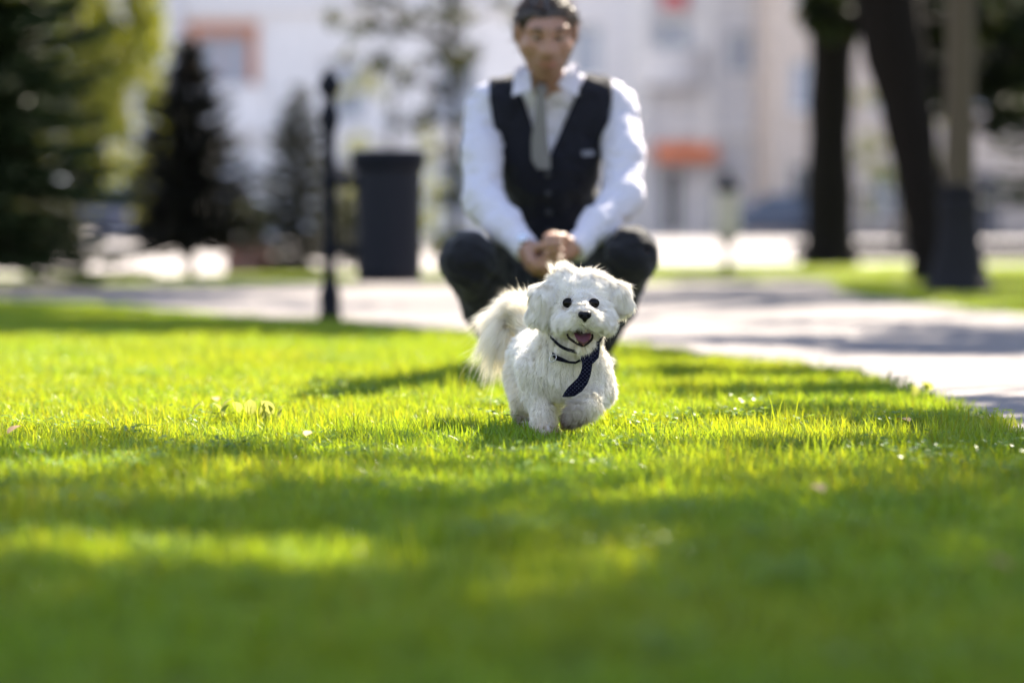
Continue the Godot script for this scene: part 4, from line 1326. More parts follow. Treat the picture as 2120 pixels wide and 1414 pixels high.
func dog_fur(o: Node3D, body: Geo, bones: Array, mouth: Vector3, mouth_r: Vector3, eyes: Array) -> void:
	var m := leafy("dog_fur", Color(0.9, 0.88, 0.84), 0.85)
	m.metallic_specular = 0.2
	var sway := FastNoiseLite.new()
	sway.seed = 3
	sway.frequency = 22.0
	var curl := FastNoiseLite.new()
	curl.seed = 8
	curl.frequency = 70.0
	var tints := [Color(0.95, 0.935, 0.9), Color(0.94, 0.9, 0.8), Color(0.13, 0.075, 0.038), Color(0.5, 0.37, 0.23)]
	var nose := Vector3(0.0462, 0.2627, 0.187)
	# triangles by area
	var total := 0.0
	var cum := PackedFloat32Array()
	for t in range(0, body.i.size(), 3):
		var fine := 2.2 if body.v[body.i[t]].y > 0.19 and body.v[body.i[t]].z > 0.02 else 1.0
		total += fine * 0.5 * (body.v[body.i[t + 1]] - body.v[body.i[t]]).cross(body.v[body.i[t + 2]] - body.v[body.i[t]]).length()
		cum.append(total)
	var part_x: float = Vector3(0.0368, 0.3154, 0.1).x
	var head_y: float = Vector3(0.0379, 0.2604, 0.1).y
	var count := 215000
	var g := Geo.new()
	var tri := 0
	var width_of := 0.00072
	for s in count:
		var pick := total * (s + rng.randf()) / count
		while tri < cum.size() - 1 and cum[tri] < pick:
			tri += 1
		var u := rng.randf()
		var w := rng.randf()
		if u + w > 1.0:
			u = 1.0 - u
			w = 1.0 - w
		var a := body.i[tri * 3]
		var b := body.i[tri * 3 + 1]
		var c := body.i[tri * 3 + 2]
		var p := body.v[a] + (body.v[b] - body.v[a]) * u + (body.v[c] - body.v[a]) * w
		var n := (body.n[a] * (1.0 - u - w) + body.n[b] * u + body.n[c] * w).normalized()
		# bare places
		if (mouth_at(p - mouth) / mouth_r).length() < 1.1 and p.z > mouth.z - 0.06:
			continue
		if p.distance_to(nose) < 0.0155:
			continue
		var ed := minf(p.distance_to(eyes[0]), p.distance_to(eyes[1]))
		if ed < 0.0096:
			continue
		# blend of the nearest bones
		var length := 0.0
		var groom := Vector3.ZERO
		var lift := 0.0
		var tint := Color(0, 0, 0)
		var sum := 0.0
		var best := 0
		var best_w := 0.0
		for k in bones.size():
			var bn: Array = bones[k]
			var ba: Vector3 = bn[0]
			var ab: Vector3 = bn[1] - ba
			var tt := clampf((p - ba).dot(ab) / ab.length_squared(), 0.0, 1.0)
			var dist: float = (p - ba - ab * tt).length() - lerpf(bn[2], bn[3], tt)
			if dist > 0.03:
				continue
			var wt := exp(-dist / 0.006)
			sum += wt
			length += bn[4] * wt
			groom += bn[5] * wt
			lift += bn[6] * wt
			tint += tints[bn[7]] * wt
			if wt > best_w:
				best_w = wt
				best = k
		if sum <= 0.0:
			continue
		length /= sum
		groom /= sum
		lift /= sum
		tint = tint / sum
		var dx := p.x - part_x
		if best >= 19 and best <= 21:
			# crown hair falls away from the parting
			groom = Vector3(clampf(dx * 26.0, -1.1, 1.1), 0.75 - absf(dx) * 16.0, -0.1 if n.z < 0.3 else 0.12)
			length *= clampf(0.45 + (p.y - head_y) * 9.0, 0.3, 1.0)
			if dx < -0.008 and dx > -0.05 and n.y > 0.6:
				groom = Vector3(-0.75, 1.2, 0.0)
				length *= 1.35 * rng.randf_range(0.6, 1.25)
				lift = 0.7
			if n.z > 0.5:
				lift = 0.3
				length *= 0.62
				groom = Vector3(clampf(dx * 20.0, -0.8, 0.8), 0.55, 0.2)
		if best == 23:
			groom = Vector3(clampf(dx * 45.0, -1, 1), -0.35, 0.15)
		if best == 22:
			groom = Vector3(clampf(dx * 20.0, -1, 1), -0.75, 0.2)
		if ed < 0.021:
			length = minf(length, 0.006 + (ed - 0.0095) * 0.6)
			lift = 0.25
			groom += (p - (eyes[0] if p.distance_to(eyes[0]) < p.distance_to(eyes[1]) else eyes[1])).normalized() * 1.4
			tint = tint.lerp(Color(0.4, 0.29, 0.19), clampf((0.0155 - ed) / 0.006, 0.0, 0.8) * (0.5 + 0.5 * rng.randf()))
		var nd := p.distance_to(nose)
		if nd < 0.03:
			length = minf(length, 0.006 + (nd - 0.0155) * 0.6)
		var swing := Vector3(sway.get_noise_3d(p.x, p.y, p.z), sway.get_noise_3d(p.y + 5.0, p.z, p.x), sway.get_noise_3d(p.z + 9.0, p.x, p.y))
		groom += swing * (0.55 if length > 0.03 else 0.85)
		groom = groom - n * groom.dot(n)
		var dir := (groom.normalized() * (1.0 - lift) + n * (lift + 0.12) + rand_dir() * (0.26 if length < 0.02 else 0.13)).normalized()
		# locks: hairs of one cell lean to a common tip
		var size := 0.013 if length < 0.03 else 0.016
		var cell := (p / size).floor()
		var knot := (cell + Vector3(place_hash(cell.x, cell.y, cell.z), place_hash(cell.y, cell.z, cell.x + 3.0), place_hash(cell.z, cell.x, cell.y + 7.0))) * size
		var pull := (knot - p)
		pull -= dir * pull.dot(dir)
		var l := length * rng.randf_range(0.65, 1.1) * (0.75 + 0.5 * place_hash(cell.x + 1.0, cell.y, cell.z))
		if rng.randf() < 0.012:
			l *= 1.5
			pull *= 0.2
		var bow := groom.normalized() * l * 0.28 + Vector3(0, -1, 0) * l * (0.16 if length > 0.05 else 0.05)
		if best >= 33:
			bow += Vector3(-0.02, -0.3, 0) * l * 0.6
		var side := dir.cross(n)
		side = (side.normalized() if side.length() > 0.05 else rand_dir().cross(dir).normalized()).rotated(dir, rng.randf_range(-0.9, 0.9))
		if dir.cross(side).dot(n) < 0.0:
			side = -side
		var wid := width_of * (1.0 if length < 0.05 else 0.8) * rng.randf_range(0.7, 1.25)
		var tone := rng.randf_range(0.95, 1.04) * (0.95 + 0.08 * place_hash(cell.z + 4.0, cell.x, cell.y))
		var cc := Color(tint.r * tone, tint.g * tone, tint.b * tone * rng.randf_range(0.93, 1.03))
		var k0 := g.v.size()
		var nn := (n * 0.6 + dir.cross(side).normalized() * 0.6).normalized()
		p -= n * 0.0015
		for q in 4:
			var t := q / 3.0
			var at := p + dir * l * t + pull * ((0.55 if length < 0.02 else 0.6) * t * t) + bow * t * t
			at += swing * (curl.get_noise_3d(p.x, p.y, p.z + t * 0.01) * 0.004 * t)
			if q < 3:
				var half: Vector3 = side * wid * [0.5, 0.5, 0.34][q]
				g.v.append(at - half)
				g.v.append(at + half)
				g.n.append(nn)
				g.n.append(nn)
				g.c.append(cc)
				g.c.append(cc)
			else:
				g.v.append(at)
				g.n.append(nn)
				g.c.append(cc)
		g.i.append_array([k0, k0 + 1, k0 + 2, k0 + 1, k0 + 3, k0 + 2, k0 + 2, k0 + 3, k0 + 4, k0 + 3, k0 + 5, k0 + 4, k0 + 4, k0 + 5, k0 + 6])
	var fur := part("fur", g, m, o)
	fur.set_meta("kind", "stuff")


func dog_face(o: Node3D, mouth: Vector3, eyes: Array) -> void:
	var wet := mat("dog_eye", lin(0.004, 0.003, 0.003), 0.05, 0.27)
	var lid := mat("dog_eyelid", lin(0.01, 0.008, 0.007), 0.6, 0.2)
	for e in eyes:
		var g := Geo.new()
		g.ball(e + Vector3(0, 0, -0.002), Vector3.ONE * 0.0102, 14, 20)
		var eye := part("eye", g, wet, o)
		var r := Geo.new()
		var path := PackedVector3Array()
		var rad := PackedFloat32Array()
		for k in 17:
			var a := TAU * k / 16.0
			path.append(e + Vector3(cos(a) * 0.0102, sin(a) * 0.009, 0.0025 - 0.001 * cos(2.0 * a)))
			rad.append(0.0014)
		r.tube(path, rad, 7, false)
		part("eyelid", r, lid, eye)
	# nose: blended lump with two nostrils
	var nose := Vector3(0.0462, 0.2637, 0.188)
	var f := Field.new(nose - Vector3(0.024, 0.024, 0.024), nose + Vector3(0.024, 0.024, 0.024), 0.0012, 0.003)
	f.cap(nose + Vector3(-0.0062, 0.0035, 0.0), nose + Vector3(0.0062, 0.0035, 0.0), 0.0075, 0.0075)
	f.cap(nose + Vector3(0, -0.002, 0.002), nose + Vector3(0, -0.0085, 0.0), 0.0055, 0.0035)
	f.finish()
	f.change(0.01, func(p: Vector3, d: float) -> float:
		var q := p - nose
		var l := ((q - Vector3(-0.006, 0.0005, 0.0085)) / Vector3(0.0032, 0.0024, 0.005)).length() - 1.0
		var r := ((q - Vector3(0.006, 0.0005, 0.0085)) / Vector3(0.0032, 0.0024, 0.005)).length() - 1.0
		return maxf(d, -minf(l, r) * 0.0026))
	var g := Geo.new()
	f.into(g)
	part("nose", g, relief(mottled(mat("dog_nose", Color.WHITE, 0.36, 0.27), lin(0.004, 0.0035, 0.004), lin(0.01, 0.009, 0.01), 60.0, 0.05, 33), 0.02), o)
	# tongue: a bent tapering slab with a middle groove
	var t := Geo.new()
	var rows := 10
	var cols := 9
	for top in 2:
		for i in rows + 1:
			var u := float(i) / rows
			var c := mouth + Vector3(0.004 + 0.003 * u, 0.004 - 0.021 * u * u + 0.002 * u, -0.028 + 0.056 * u - 0.01 * u * u)
			var w := 0.0172 * sqrt(maxf(0.0, 1.0 - pow(u, 5.0))) * (1.05 - 0.1 * u)
			for j in cols + 1:
				var v := 2.0 * j / cols - 1.0
				var groove := -0.0016 * exp(-v * v * 9.0) + 0.0018 * v * v
				t.v.append(c + Vector3(v * w, groove - top * 0.0045 * sqrt(maxf(0.0, 1.0 - v * v)), 0))
	var n1 := (rows + 1) * (cols + 1)
	for top in 2:
		for i in rows:
			for j in cols:
				var a := top * n1 + i * (cols + 1) + j
				var b := a + cols + 1
				t.i.append_array([a, a + 1, b + 1, a, b + 1, b] if top == 0 else [a, b + 1, a + 1, a, b, b + 1])
	var tm := mottled(mat("tongue", Color.WHITE, 0.3, 0.5), lin(0.085, 0.032, 0.042), lin(0.125, 0.052, 0.062), 40.0, 0.05, 34)
	tm.subsurf_scatter_enabled = true
	tm.subsurf_scatter_strength = 0.2
	part("tongue", t, tm, o)
	# dark lips round the opening, lower teeth
	var lip := Geo.new()
	var lp := PackedVector3Array()
	var lr := PackedFloat32Array()
	for k in 25:
		var a := PI * 0.94 + PI * 1.12 * k / 24.0
		var low := maxf(0.0, -sin(a))
		lp.append(mouth + Vector3(cos(a) * 0.0255 * (1.0 - 0.5 * low * low) + 0.006 * low, sin(a) * (0.02 if sin(a) < 0.0 else 0.0155), 0.006 - absf(cos(a)) * 0.014 + 0.004 * sin(a) - 0.003 * low))
		lr.append(0.0022 + 0.0012 * low)
	lip.tube(lp, lr, 8)
	part("lips", lip, mat("dog_lips", lin(0.012, 0.006, 0.006), 0.4, 0.3), o)
	var tooth_mat := mat("tooth", lin(0.55, 0.47, 0.3), 0.3)
	for q in [[-0.0085, -0.012, 0.004, 0.006], [-0.005, -0.0145, 0.006, 0.0035], [-0.016, 0.012, -0.003, -0.004], [0.0125, 0.013, -0.001, -0.005]]:
		var tg := Geo.new()
		var root := mouth + Vector3(q[0], q[1], q[2])
		tg.tube(PackedVector3Array([root, root + Vector3(0, q[3] * 0.6, 0.0006), root + Vector3(0, q[3], 0)]), PackedFloat32Array([0.0019, 0.0014, 0.0003]), 8)
		part("tooth", tg, tooth_mat, o)


func ribbon(path: PackedVector3Array, across: PackedVector3Array, widths: PackedFloat32Array, thick: float) -> Geo:
	var g := Geo.new()
	var n := path.size()
	for face in 2:
		for k in n:
			var d := (path[mini(k + 1, n - 1)] - path[maxi(k - 1, 0)]).normalized()
			var up := across[k].cross(d).normalized() * thick * (0.5 if face == 0 else -0.5)
			for j in 5:
				var v := j / 4.0 - 0.5
				g.v.append(path[k] + across[k].normalized() * widths[k] * v + up * (1.0 - 3.0 * v * v))
	for face in 2:
		for k in n - 1:
			for j in 4:
				var a := face * n * 5 + k * 5 + j
				var b := a + 5
				g.i.append_array([a, a + 1, b + 1, a, b + 1, b] if face == 0 else [a, b + 1, a + 1, a, b, b + 1])
	return g


func dotted_cloth() -> StandardMaterial3D:
	var im := Image.create(64, 64, false, Image.FORMAT_RGBA8)
	im.fill(lin(0.004, 0.004, 0.011))
	for y in 64:
		for x in 64:
			for c: Vector2 in [Vector2(16, 16), Vector2(48, 48)]:
				if Vector2(x, y).distance_to(c) < 5.5:
					im.set_pixel(x, y, lin(0.2, 0.21, 0.3))
	var m := mat("dotted_navy_cloth", Color.WHITE, 0.85, 0.15)
	m.albedo_texture = ImageTexture.create_from_image(im)
	m.uv1_triplanar = true
	m.uv1_scale = Vector3.ONE * 120.0
	return m


func dog_collar(o: Node3D) -> void:
	var dots := dotted_cloth()
	var navy := mottled(mat("navy_webbing", Color.WHITE, 0.85, 0.15), lin(0.005, 0.005, 0.009), lin(0.01, 0.01, 0.018), 60.0, 0.05, 35)
	# collar seen below the chin
	var pts := [Vector3(-0.0305, 0.2296, 0.06), Vector3(-0.017, 0.2124, 0.1), Vector3(0.0015, 0.1975, 0.122), Vector3(0.0231, 0.1901, 0.134), Vector3(0.0429, 0.1873, 0.136), Vector3(0.0631, 0.1937, 0.126), Vector3(0.08, 0.2093, 0.098), Vector3(0.0896, 0.2234, 0.055)]
	var back := [Vector3(0.0733, 0.2393, 0), Vector3(0.031, 0.2466, -0.02), Vector3(-0.0103, 0.2413, 0)]
	pts.append_array(back)
	var path := PackedVector3Array()
	var ac := PackedVector3Array()
	var wd := PackedFloat32Array()
	var n := pts.size()
	for k in n * 4 + 1:
		var i := (k / 4) % n
		var p: Vector3 = pts[i].cubic_interpolate(pts[(i + 1) % n], pts[(i + n - 1) % n], pts[(i + 2) % n], (k % 4) / 4.0)
		path.append(p)
		ac.append(Vector3(0, 1, 0.35))
		wd.append(0.0075)
	part("collar", ribbon(path, ac, wd, 0.0025), navy, o, "dark navy collar under the chin")
	# loose strap with a metal ring
	var strap := PackedVector3Array([Vector3(-0.018, 0.1823, 0.098), Vector3(-0.0101, 0.1746, 0.104), Vector3(0.0018, 0.1709, 0.11), Vector3(0.0156, 0.1662, 0.116), Vector3(0.0295, 0.1654, 0.119), Vector3(0.0414, 0.1726, 0.122)])
	var sa := PackedVector3Array()
	var sw := PackedFloat32Array()
	for k in strap.size():
		sa.append(Vector3(0.1, 1, 0.3))
		sw.append([0.009, 0.011, 0.009, 0.005, 0.005, 0.007][k])
	part("strap", ribbon(strap, sa, sw, 0.003), navy, o)
	var ring := Geo.new()
	var rp := PackedVector3Array()
	var rr := PackedFloat32Array()
	for k in 17:
		var a := TAU * k / 16.0
		rp.append(Vector3(-0.0171, 0.1737, 0.106) + Vector3(cos(a) * 0.0065 + sin(a) * 0.003, sin(a) * 0.0075, cos(a) * 0.003))
		rr.append(0.0009)
	ring.tube(rp, rr, 6, false)
	var steel := mat("ring_steel", lin(0.5, 0.5, 0.5), 0.25)
	steel.metallic = 1.0
	part("ring", ring, steel, o)
	# the little necktie, swung to the side
	var tie := PackedVector3Array([Vector3(0.043, 0.1831, 0.133), Vector3(0.0488, 0.1745, 0.139), Vector3(0.0527, 0.1657, 0.142), Vector3(0.0517, 0.1539, 0.143), Vector3(0.0487, 0.142, 0.143), Vector3(0.0428, 0.129, 0.142), Vector3(0.0329, 0.117, 0.141), Vector3(0.0201, 0.1069, 0.139), Vector3(0.0092, 0.1008, 0.137), Vector3(0.0023, 0.0967, 0.136)])
	var ta := PackedVector3Array()
	var tw := PackedFloat32Array([0.012, 0.018, 0.022, 0.021, 0.022, 0.024, 0.026, 0.023, 0.012, 0.002])
	for k in tie.size():
		var d := (tie[mini(k + 1, tie.size() - 1)] - tie[maxi(k - 1, 0)]).normalized()
		ta.append(d.cross(Vector3(0.15, 0.1, 1)).normalized())
	var knot := PackedVector3Array([Vector3(0.0753, 0.2083, 0.118), Vector3(0.074, 0.1948, 0.127), Vector3(0.0687, 0.1823, 0.136), Vector3(0.0586, 0.1747, 0.142), Vector3(0.0496, 0.168, 0.146)])
	var ka := PackedVector3Array()
	for k in knot.size():
		var d := (knot[mini(k + 1, knot.size() - 1)] - knot[maxi(k - 1, 0)]).normalized()
		ka.append(d.cross(Vector3(0.1, 0.1, 1)).normalized())
	var t := part("necktie", ribbon(tie, ta, tw, 0.006), dots, o, "little dark blue dotted necktie swung to the side")
	part("tie_fold", ribbon(knot, ka, PackedFloat32Array([0.007, 0.01, 0.019, 0.023, 0.014]), 0.006), dots, t)


# ---------------------------------------------------------------- the man
func hand_into(f: Field, wrist: Vector3, knuckles: Vector3, across: Vector3, curls: Array, thumb: Array) -> void:
	var d := (knuckles - wrist).normalized()
	across = (across - d * across.dot(d)).normalized()
	for k in 4:
		var side := across * (k - 1.5) * 0.019
		var base := knuckles + side - d * absf(k - 1.2) * 0.003
		f.cap(wrist + side * 0.6, base, 0.0165, 0.0125)
		var l: float = [0.04, 0.045, 0.042, 0.033][k]
		var dir := d
		var p := base
		var r := 0.0095
		for j in 3:
			dir = dir.rotated(across, curls[j] * (1.0 + 0.06 * k))
			var q: Vector3 = p + dir * l * [1.0, 0.62, 0.5][j]
			f.cap(p, q, r, r - 0.001)
			p = q
			r -= 0.0008
	var p := wrist + d * 0.02 - across * 0.022
	for j in thumb.size():
		f.cap(p, thumb[j], [0.0135, 0.011, 0.0095][j], [0.0115, 0.0098, 0.0085][j])
		p = thumb[j]


func build_man() -> void:
	rng.seed = 81
	var o := thing("person", Vector3(0.113, 0, -7.35), "man in dark waistcoat and white shirt squatting with clasped hands", "person")
	var cloth_noise := FastNoiseLite.new()
	cloth_noise.seed = 12
	cloth_noise.frequency = 9.0
	cloth_noise.fractal_octaves = 3
	# joints
	var sh_l := Vector3(-0.191, 0.7975, 0.095)
	var sh_r := Vector3(0.1988, 0.8033, 0.095)
	var up_l := Vector3(-0.2041, 0.6562, 0.2)
	var up_r := Vector3(0.2169, 0.656, 0.21)
	var el_l := Vector3(-0.1959, 0.516, 0.3)
	var el_r := Vector3(0.2098, 0.5271, 0.31)
	var wr_l := Vector3(-0.0815, 0.3911, 0.48)
	var wr_r := Vector3(0.0759, 0.3885, 0.49)
	var hip_l := Vector3(-0.0652, 0.2486, -0.13)
	var hip_r := Vector3(0.0782, 0.2486, -0.13)
	var kn_l := Vector3(-0.2397, 0.3496, 0.45)
	var kn_r := Vector3(0.223, 0.3633, 0.45)
	var an_l := Vector3(-0.1246, 0.0489, 0.1)
	var an_r := Vector3(0.1248, 0.0489, 0.1)
	var neck := Vector3(-0.0117, 0.8489, 0.18)
	var head := Vector3(-0.0138, 1.0094, 0.32)
	var turn := Basis(Vector3.UP, 0.06) * Basis(Vector3.RIGHT, 0.36)
	# ---- body: one surface, head and hands on finer grids
	var skin := Geo.new()
	var f := Field.new(Vector3(-0.38, -0.02, -0.32), Vector3(0.38, 1.05, 0.6), 0.013, 0.014)
	f.ell(Vector3(-0.0018, 0.6879, 0.1), Vector3(0.14, 0.18, 0.09))
	f.ell(Vector3(0.0041, 0.4865, 0.01), Vector3(0.135, 0.15, 0.105))
	f.ell(Vector3(0.0068, 0.263, -0.15), Vector3(0.15, 0.11, 0.12))
	f.cap(sh_l, sh_r, 0.042, 0.042)
	f.cap(Vector3(-0.0061, 0.8035, 0.09), neck, 0.05, 0.05)
	f.cap(neck, Vector3(-0.0128, 0.9223, 0.25), 0.052, 0.05)
	for q in [[sh_l, up_l, el_l, wr_l], [sh_r, up_r, el_r, wr_r]]:
		f.cap(q[0], q[1], 0.046, 0.04)
		f.cap(q[1], q[2], 0.04, 0.036)
		f.cap(q[2], q[3], 0.036, 0.025)
	for q in [[hip_l, kn_l, an_l], [hip_r, kn_r, an_r]]:
		f.cap(q[0], q[1], 0.075, 0.048)
		f.cap(q[1], q[2], 0.046, 0.032)
		f.cap(q[2], q[2] + Vector3(0, -0.06, 0.1), 0.036, 0.03)
	f.finish()
	f.into(skin)
	# head
	var hf := Field.new(head - Vector3(0.135, 0.165, 0.15), head + Vector3(0.135, 0.165, 0.16), 0.0045, 0.009)
	var at := func(x: float, y: float, z: float) -> Vector3: return head + turn * Vector3(x, y, z)
	hf.ell(at.call(0, 0.028, -0.02), Vector3(0.074, 0.08, 0.093), turn)
	hf.ell(at.call(0, -0.04, 0.03), Vector3(0.056, 0.082, 0.06), turn)
	hf.cap(at.call(0, -0.107, 0.062), at.call(0, -0.1, 0.055), 0.02, 0.024)
	hf.cap(at.call(0, 0.012, 0.09), at.call(0, -0.03, 0.112), 0.009, 0.0125)
	hf.cap(at.call(0, -0.07, 0.083), at.call(0, -0.072, 0.07), 0.01, 0.03)
	hf.cap(at.call(0, -0.06, -0.03), at.call(0, -0.16, -0.06), 0.055, 0.052)
	for s: float in [-1.0, 1.0]:
		hf.cap(at.call(s * 0.055, -0.05, 0.005), at.call(s * 0.02, -0.103, 0.058), 0.022, 0.02)
		hf.cap(at.call(s * 0.012, 0.028, 0.083), at.call(s * 0.05, 0.024, 0.066), 0.0115, 0.0105)
		hf.cap(at.call(s * 0.043, -0.025, 0.058), at.call(s * 0.05, -0.03, 0.04), 0.022, 0.022)
		hf.cap(at.call(s * 0.012, -0.034, 0.1), at.call(s * 0.012, -0.032, 0.095), 0.0085, 0.0085)
		hf.cap(at.call(s * 0.002, -0.063, 0.092), at.call(s * 0.02, -0.066, 0.084), 0.0065, 0.004)
		hf.cap(at.call(s * 0.002, -0.074, 0.091), at.call(s * 0.017, -0.072, 0.084), 0.0075, 0.0045)
		hf.ell(at.call(s * 0.081, -0.005, -0.008), Vector3(0.011, 0.032, 0.019), turn * Basis(Vector3.UP, s * 0.35))
	hf.finish()
	hf.change(0.03, func(p: Vector3, d: float) -> float:
		var q := turn.inverse() * (p - head)
		var cut := (Vector3(absf(q.x) - 0.033, q.y - 0.004, q.z - 0.088) / Vector3(0.019, 0.012, 0.018)).length() - 1.0
		return maxf(d, -cut * 0.013))
	hf.into(skin)
	# hands, clasped
	var gf := Field.new(Vector3(-0.113, 0.2628, 0.4), Vector3(0.1059, 0.4434, 0.7), 0.004, 0.004)
	gf.cap(Vector3(-0.0938, 0.3978, 0.46), Vector3(-0.0693, 0.3804, 0.505), 0.027, 0.024)
	gf.cap(Vector3(0.0888, 0.3952, 0.47), Vector3(0.0617, 0.3832, 0.51), 0.027, 0.024)
	hand_into(gf, Vector3(0.0505, 0.3833, 0.52), Vector3(0.0035, 0.3837, 0.56), Vector3(0, -1, 0.05), [-0.45, -0.95, -0.8], [Vector3(0.0308, 0.4134, 0.55), Vector3(0.0031, 0.4203, 0.58), Vector3(-0.0185, 0.4136, 0.585)])
	hand_into(gf, Vector3(-0.0639, 0.375, 0.51), Vector3(-0.0368, 0.3481, 0.535), Vector3(-0.55, -0.7, 0.35), [0.25, 1.0, 0.7], [Vector3(-0.0479, 0.3836, 0.55), Vector3(-0.0291, 0.3892, 0.57), Vector3(-0.0157, 0.3838, 0.575)])
	hand_into(gf, Vector3(-0.0626, 0.3697, 0.52), Vector3(-0.0506, 0.332, 0.55), Vector3(0.2, -0.5, -0.8), [-0.6, -1.1, -0.7], [])
	gf.finish()
	gf.into(skin)
	skin.smooth()
	# colour: lips, stubble and brows are told by vertex colour, mottled like skin
	var blush := FastNoiseLite.new()
	blush.seed = 4
	blush.frequency = 40.0
	for k in skin.v.size():
		var c := Color(0.29, 0.16, 0.105)
		var q := turn.inverse() * (skin.v[k] - head)
		var n := blush.get_noise_3dv(skin.v[k])
		if q.length() < 0.2 and q.z > 0.0:
			if absf(q.x) < 0.024 and absf(q.y + 0.0685) < 0.009 and q.z > 0.083:
				c = Color(0.26, 0.115, 0.085)
			elif q.y < -0.04 and n + q.z * 3.0 > -0.05 and not (q.y > -0.05 and absf(q.x) > 0.03):
				c = Color(0.22, 0.122, 0.08)
		c = c * (1.0 + 0.12 * n)
		c.a = 1.0
		skin.c.append(c)
	var sm := mat("skin", Color.WHITE, 0.5, 0.4)
	sm.vertex_color_use_as_albedo = true
	sm.subsurf_scatter_enabled = true
	sm.subsurf_scatter_strength = 0.12
	part("body", skin, sm, o)
	man_head(o, head, turn)
	# ---- shirt
	var shirt := Field.new(Vector3(-0.4, 0.36, -0.2), Vector3(0.4, 1.0, 0.58), 0.01, 0.012)
	shirt.ell(Vector3(-0.0018, 0.6879, 0.1), Vector3(0.162, 0.2, 0.112))
	shirt.ell(Vector3(0.0041, 0.4865, 0.01), Vector3(0.148, 0.16, 0.118))
	shirt.cap(Vector3(-0.1562, 0.8107, 0.12), Vector3(0.1546, 0.8164, 0.12), 0.06, 0.06)
	shirt.cap(Vector3(-0.1562, 0.8135, 0.12), Vector3(-0.0629, 0.8491, 0.15), 0.055, 0.05)
	shirt.cap(Vector3(0.1603, 0.8193, 0.12), Vector3(0.0445, 0.852, 0.15), 0.055, 0.05)
	shirt.cap(Vector3(-0.0096, 0.8087, 0.13), Vector3(-0.0116, 0.8423, 0.17), 0.085, 0.07)
	for q in [[sh_l, up_l, el_l, wr_l], [sh_r, up_r, el_r, wr_r]]:
		shirt.cap(q[0], q[1], 0.064, 0.057)
		shirt.cap(q[1], q[2], 0.057, 0.055)
		var mid: Vector3 = q[2].lerp(q[3], 0.55)
		shirt.cap(q[2], mid, 0.057, 0.049)
		shirt.cap(mid, q[3], 0.047, 0.037)
	shirt.finish()
	shirt.change(0.06, func(p: Vector3, d: float) -> float:
		var fold := cloth_noise.get_noise_3d(p.x * 1.0 + p.y * 0.5, p.y * 1.9 - p.x * 0.8, p.z * 1.0)
		return d + (absf(fold) - 0.2) * 0.021)
	var sg := Geo.new()
	shirt.into(sg)
	var linen := relief(mottled(mat("white_shirt", Color.WHITE, 0.85, 0.3), lin(0.49, 0.475, 0.53), lin(0.57, 0.555, 0.61), 6.0, 0.05, 41), 0.05)
	linen.backlight_enabled = true
	linen.backlight = Color(0.35, 0.35, 0.37)
	var sp := part("shirt", sg, linen, o, "white shirt with long sleeves and open collar points")
	# collar: band round the neck and two points
	var band := Geo.new()
	var bp := PackedVector3Array()
	var br := PackedFloat32Array()
	for k in 25:
		var a := TAU * k / 24.0
		bp.append(neck + Vector3(sin(a) * 0.068, 0.036 - cos(a) * 0.02, cos(a) * 0.064 - 0.004))
		br.append(0.016)
	band.tube(bp, br, 8, false)
	var collar := part("collar", band, linen, sp)
	slab(collar, "collar_point", [Vector3(-0.0818, 0.9215, 0.22), Vector3(-0.1045, 0.9089, 0.24), Vector3(-0.113, 0.8229, 0.295), Vector3(-0.0555, 0.8408, 0.3), Vector3(-0.0595, 0.8929, 0.27)], 0.005, linen)
	slab(collar, "collar_point", [Vector3(0.0531, 0.9098, 0.27), Vector3(0.0174, 0.8548, 0.3), Vector3(0.0793, 0.8229, 0.295), Vector3(0.0835, 0.9159, 0.24), Vector3(0.0713, 0.9243, 0.22)], 0.005, linen)
	for q in [[wr_l, el_l], [wr_r, el_r]]:
		var cuff := Geo.new()
		var d: Vector3 = (q[0] - q[1]).normalized()
		cuff.tube(PackedVector3Array([q[0] - d * 0.035, q[0] - d * 0.03, q[0] + d * 0.024, q[0] + d * 0.028]), PackedFloat32Array([0.038, 0.0415, 0.0395, 0.033]), 20)
		part("cuff", cuff, linen, sp)
	# ---- waistcoat
	var cx: float = Vector3(-0.0026, 0.6863, 0.15).x
	var vb: float = Vector3(-0.014, 0.6238, 0.25).y
	var vt: float = Vector3(-0.0141, 0.8267, 0.25).y
	var vest := Field.new(Vector3(-0.26, 0.34, -0.22), Vector3(0.26, 1.0, 0.32), 0.008, 0.012)
	vest.ell(Vector3(-0.0018, 0.6879, 0.1), Vector3(0.172, 0.21, 0.128))
	vest.ell(Vector3(0.0041, 0.4865, 0.01), Vector3(0.158, 0.18, 0.132))
	vest.cap(Vector3(-0.1561, 0.8042, 0.135), Vector3(0.154, 0.8099, 0.135), 0.072, 0.072)
	vest.cap(Vector3(-0.1563, 0.8001, 0.1), Vector3(0.1553, 0.8059, 0.1), 0.072, 0.072)
	vest.cap(Vector3(-0.1417, 0.7582, 0.14), Vector3(0.1482, 0.7582, 0.14), 0.07, 0.07)
	vest.cap(Vector3(-0.1562, 0.8135, 0.12), Vector3(-0.0629, 0.8491, 0.15), 0.062, 0.055)
	vest.cap(Vector3(0.1603, 0.8193, 0.12), Vector3(0.0445, 0.852, 0.15), 0.062, 0.055)
	vest.finish()
	var zc: float = Vector3(-0.0015, 0.6886, 0.08).z
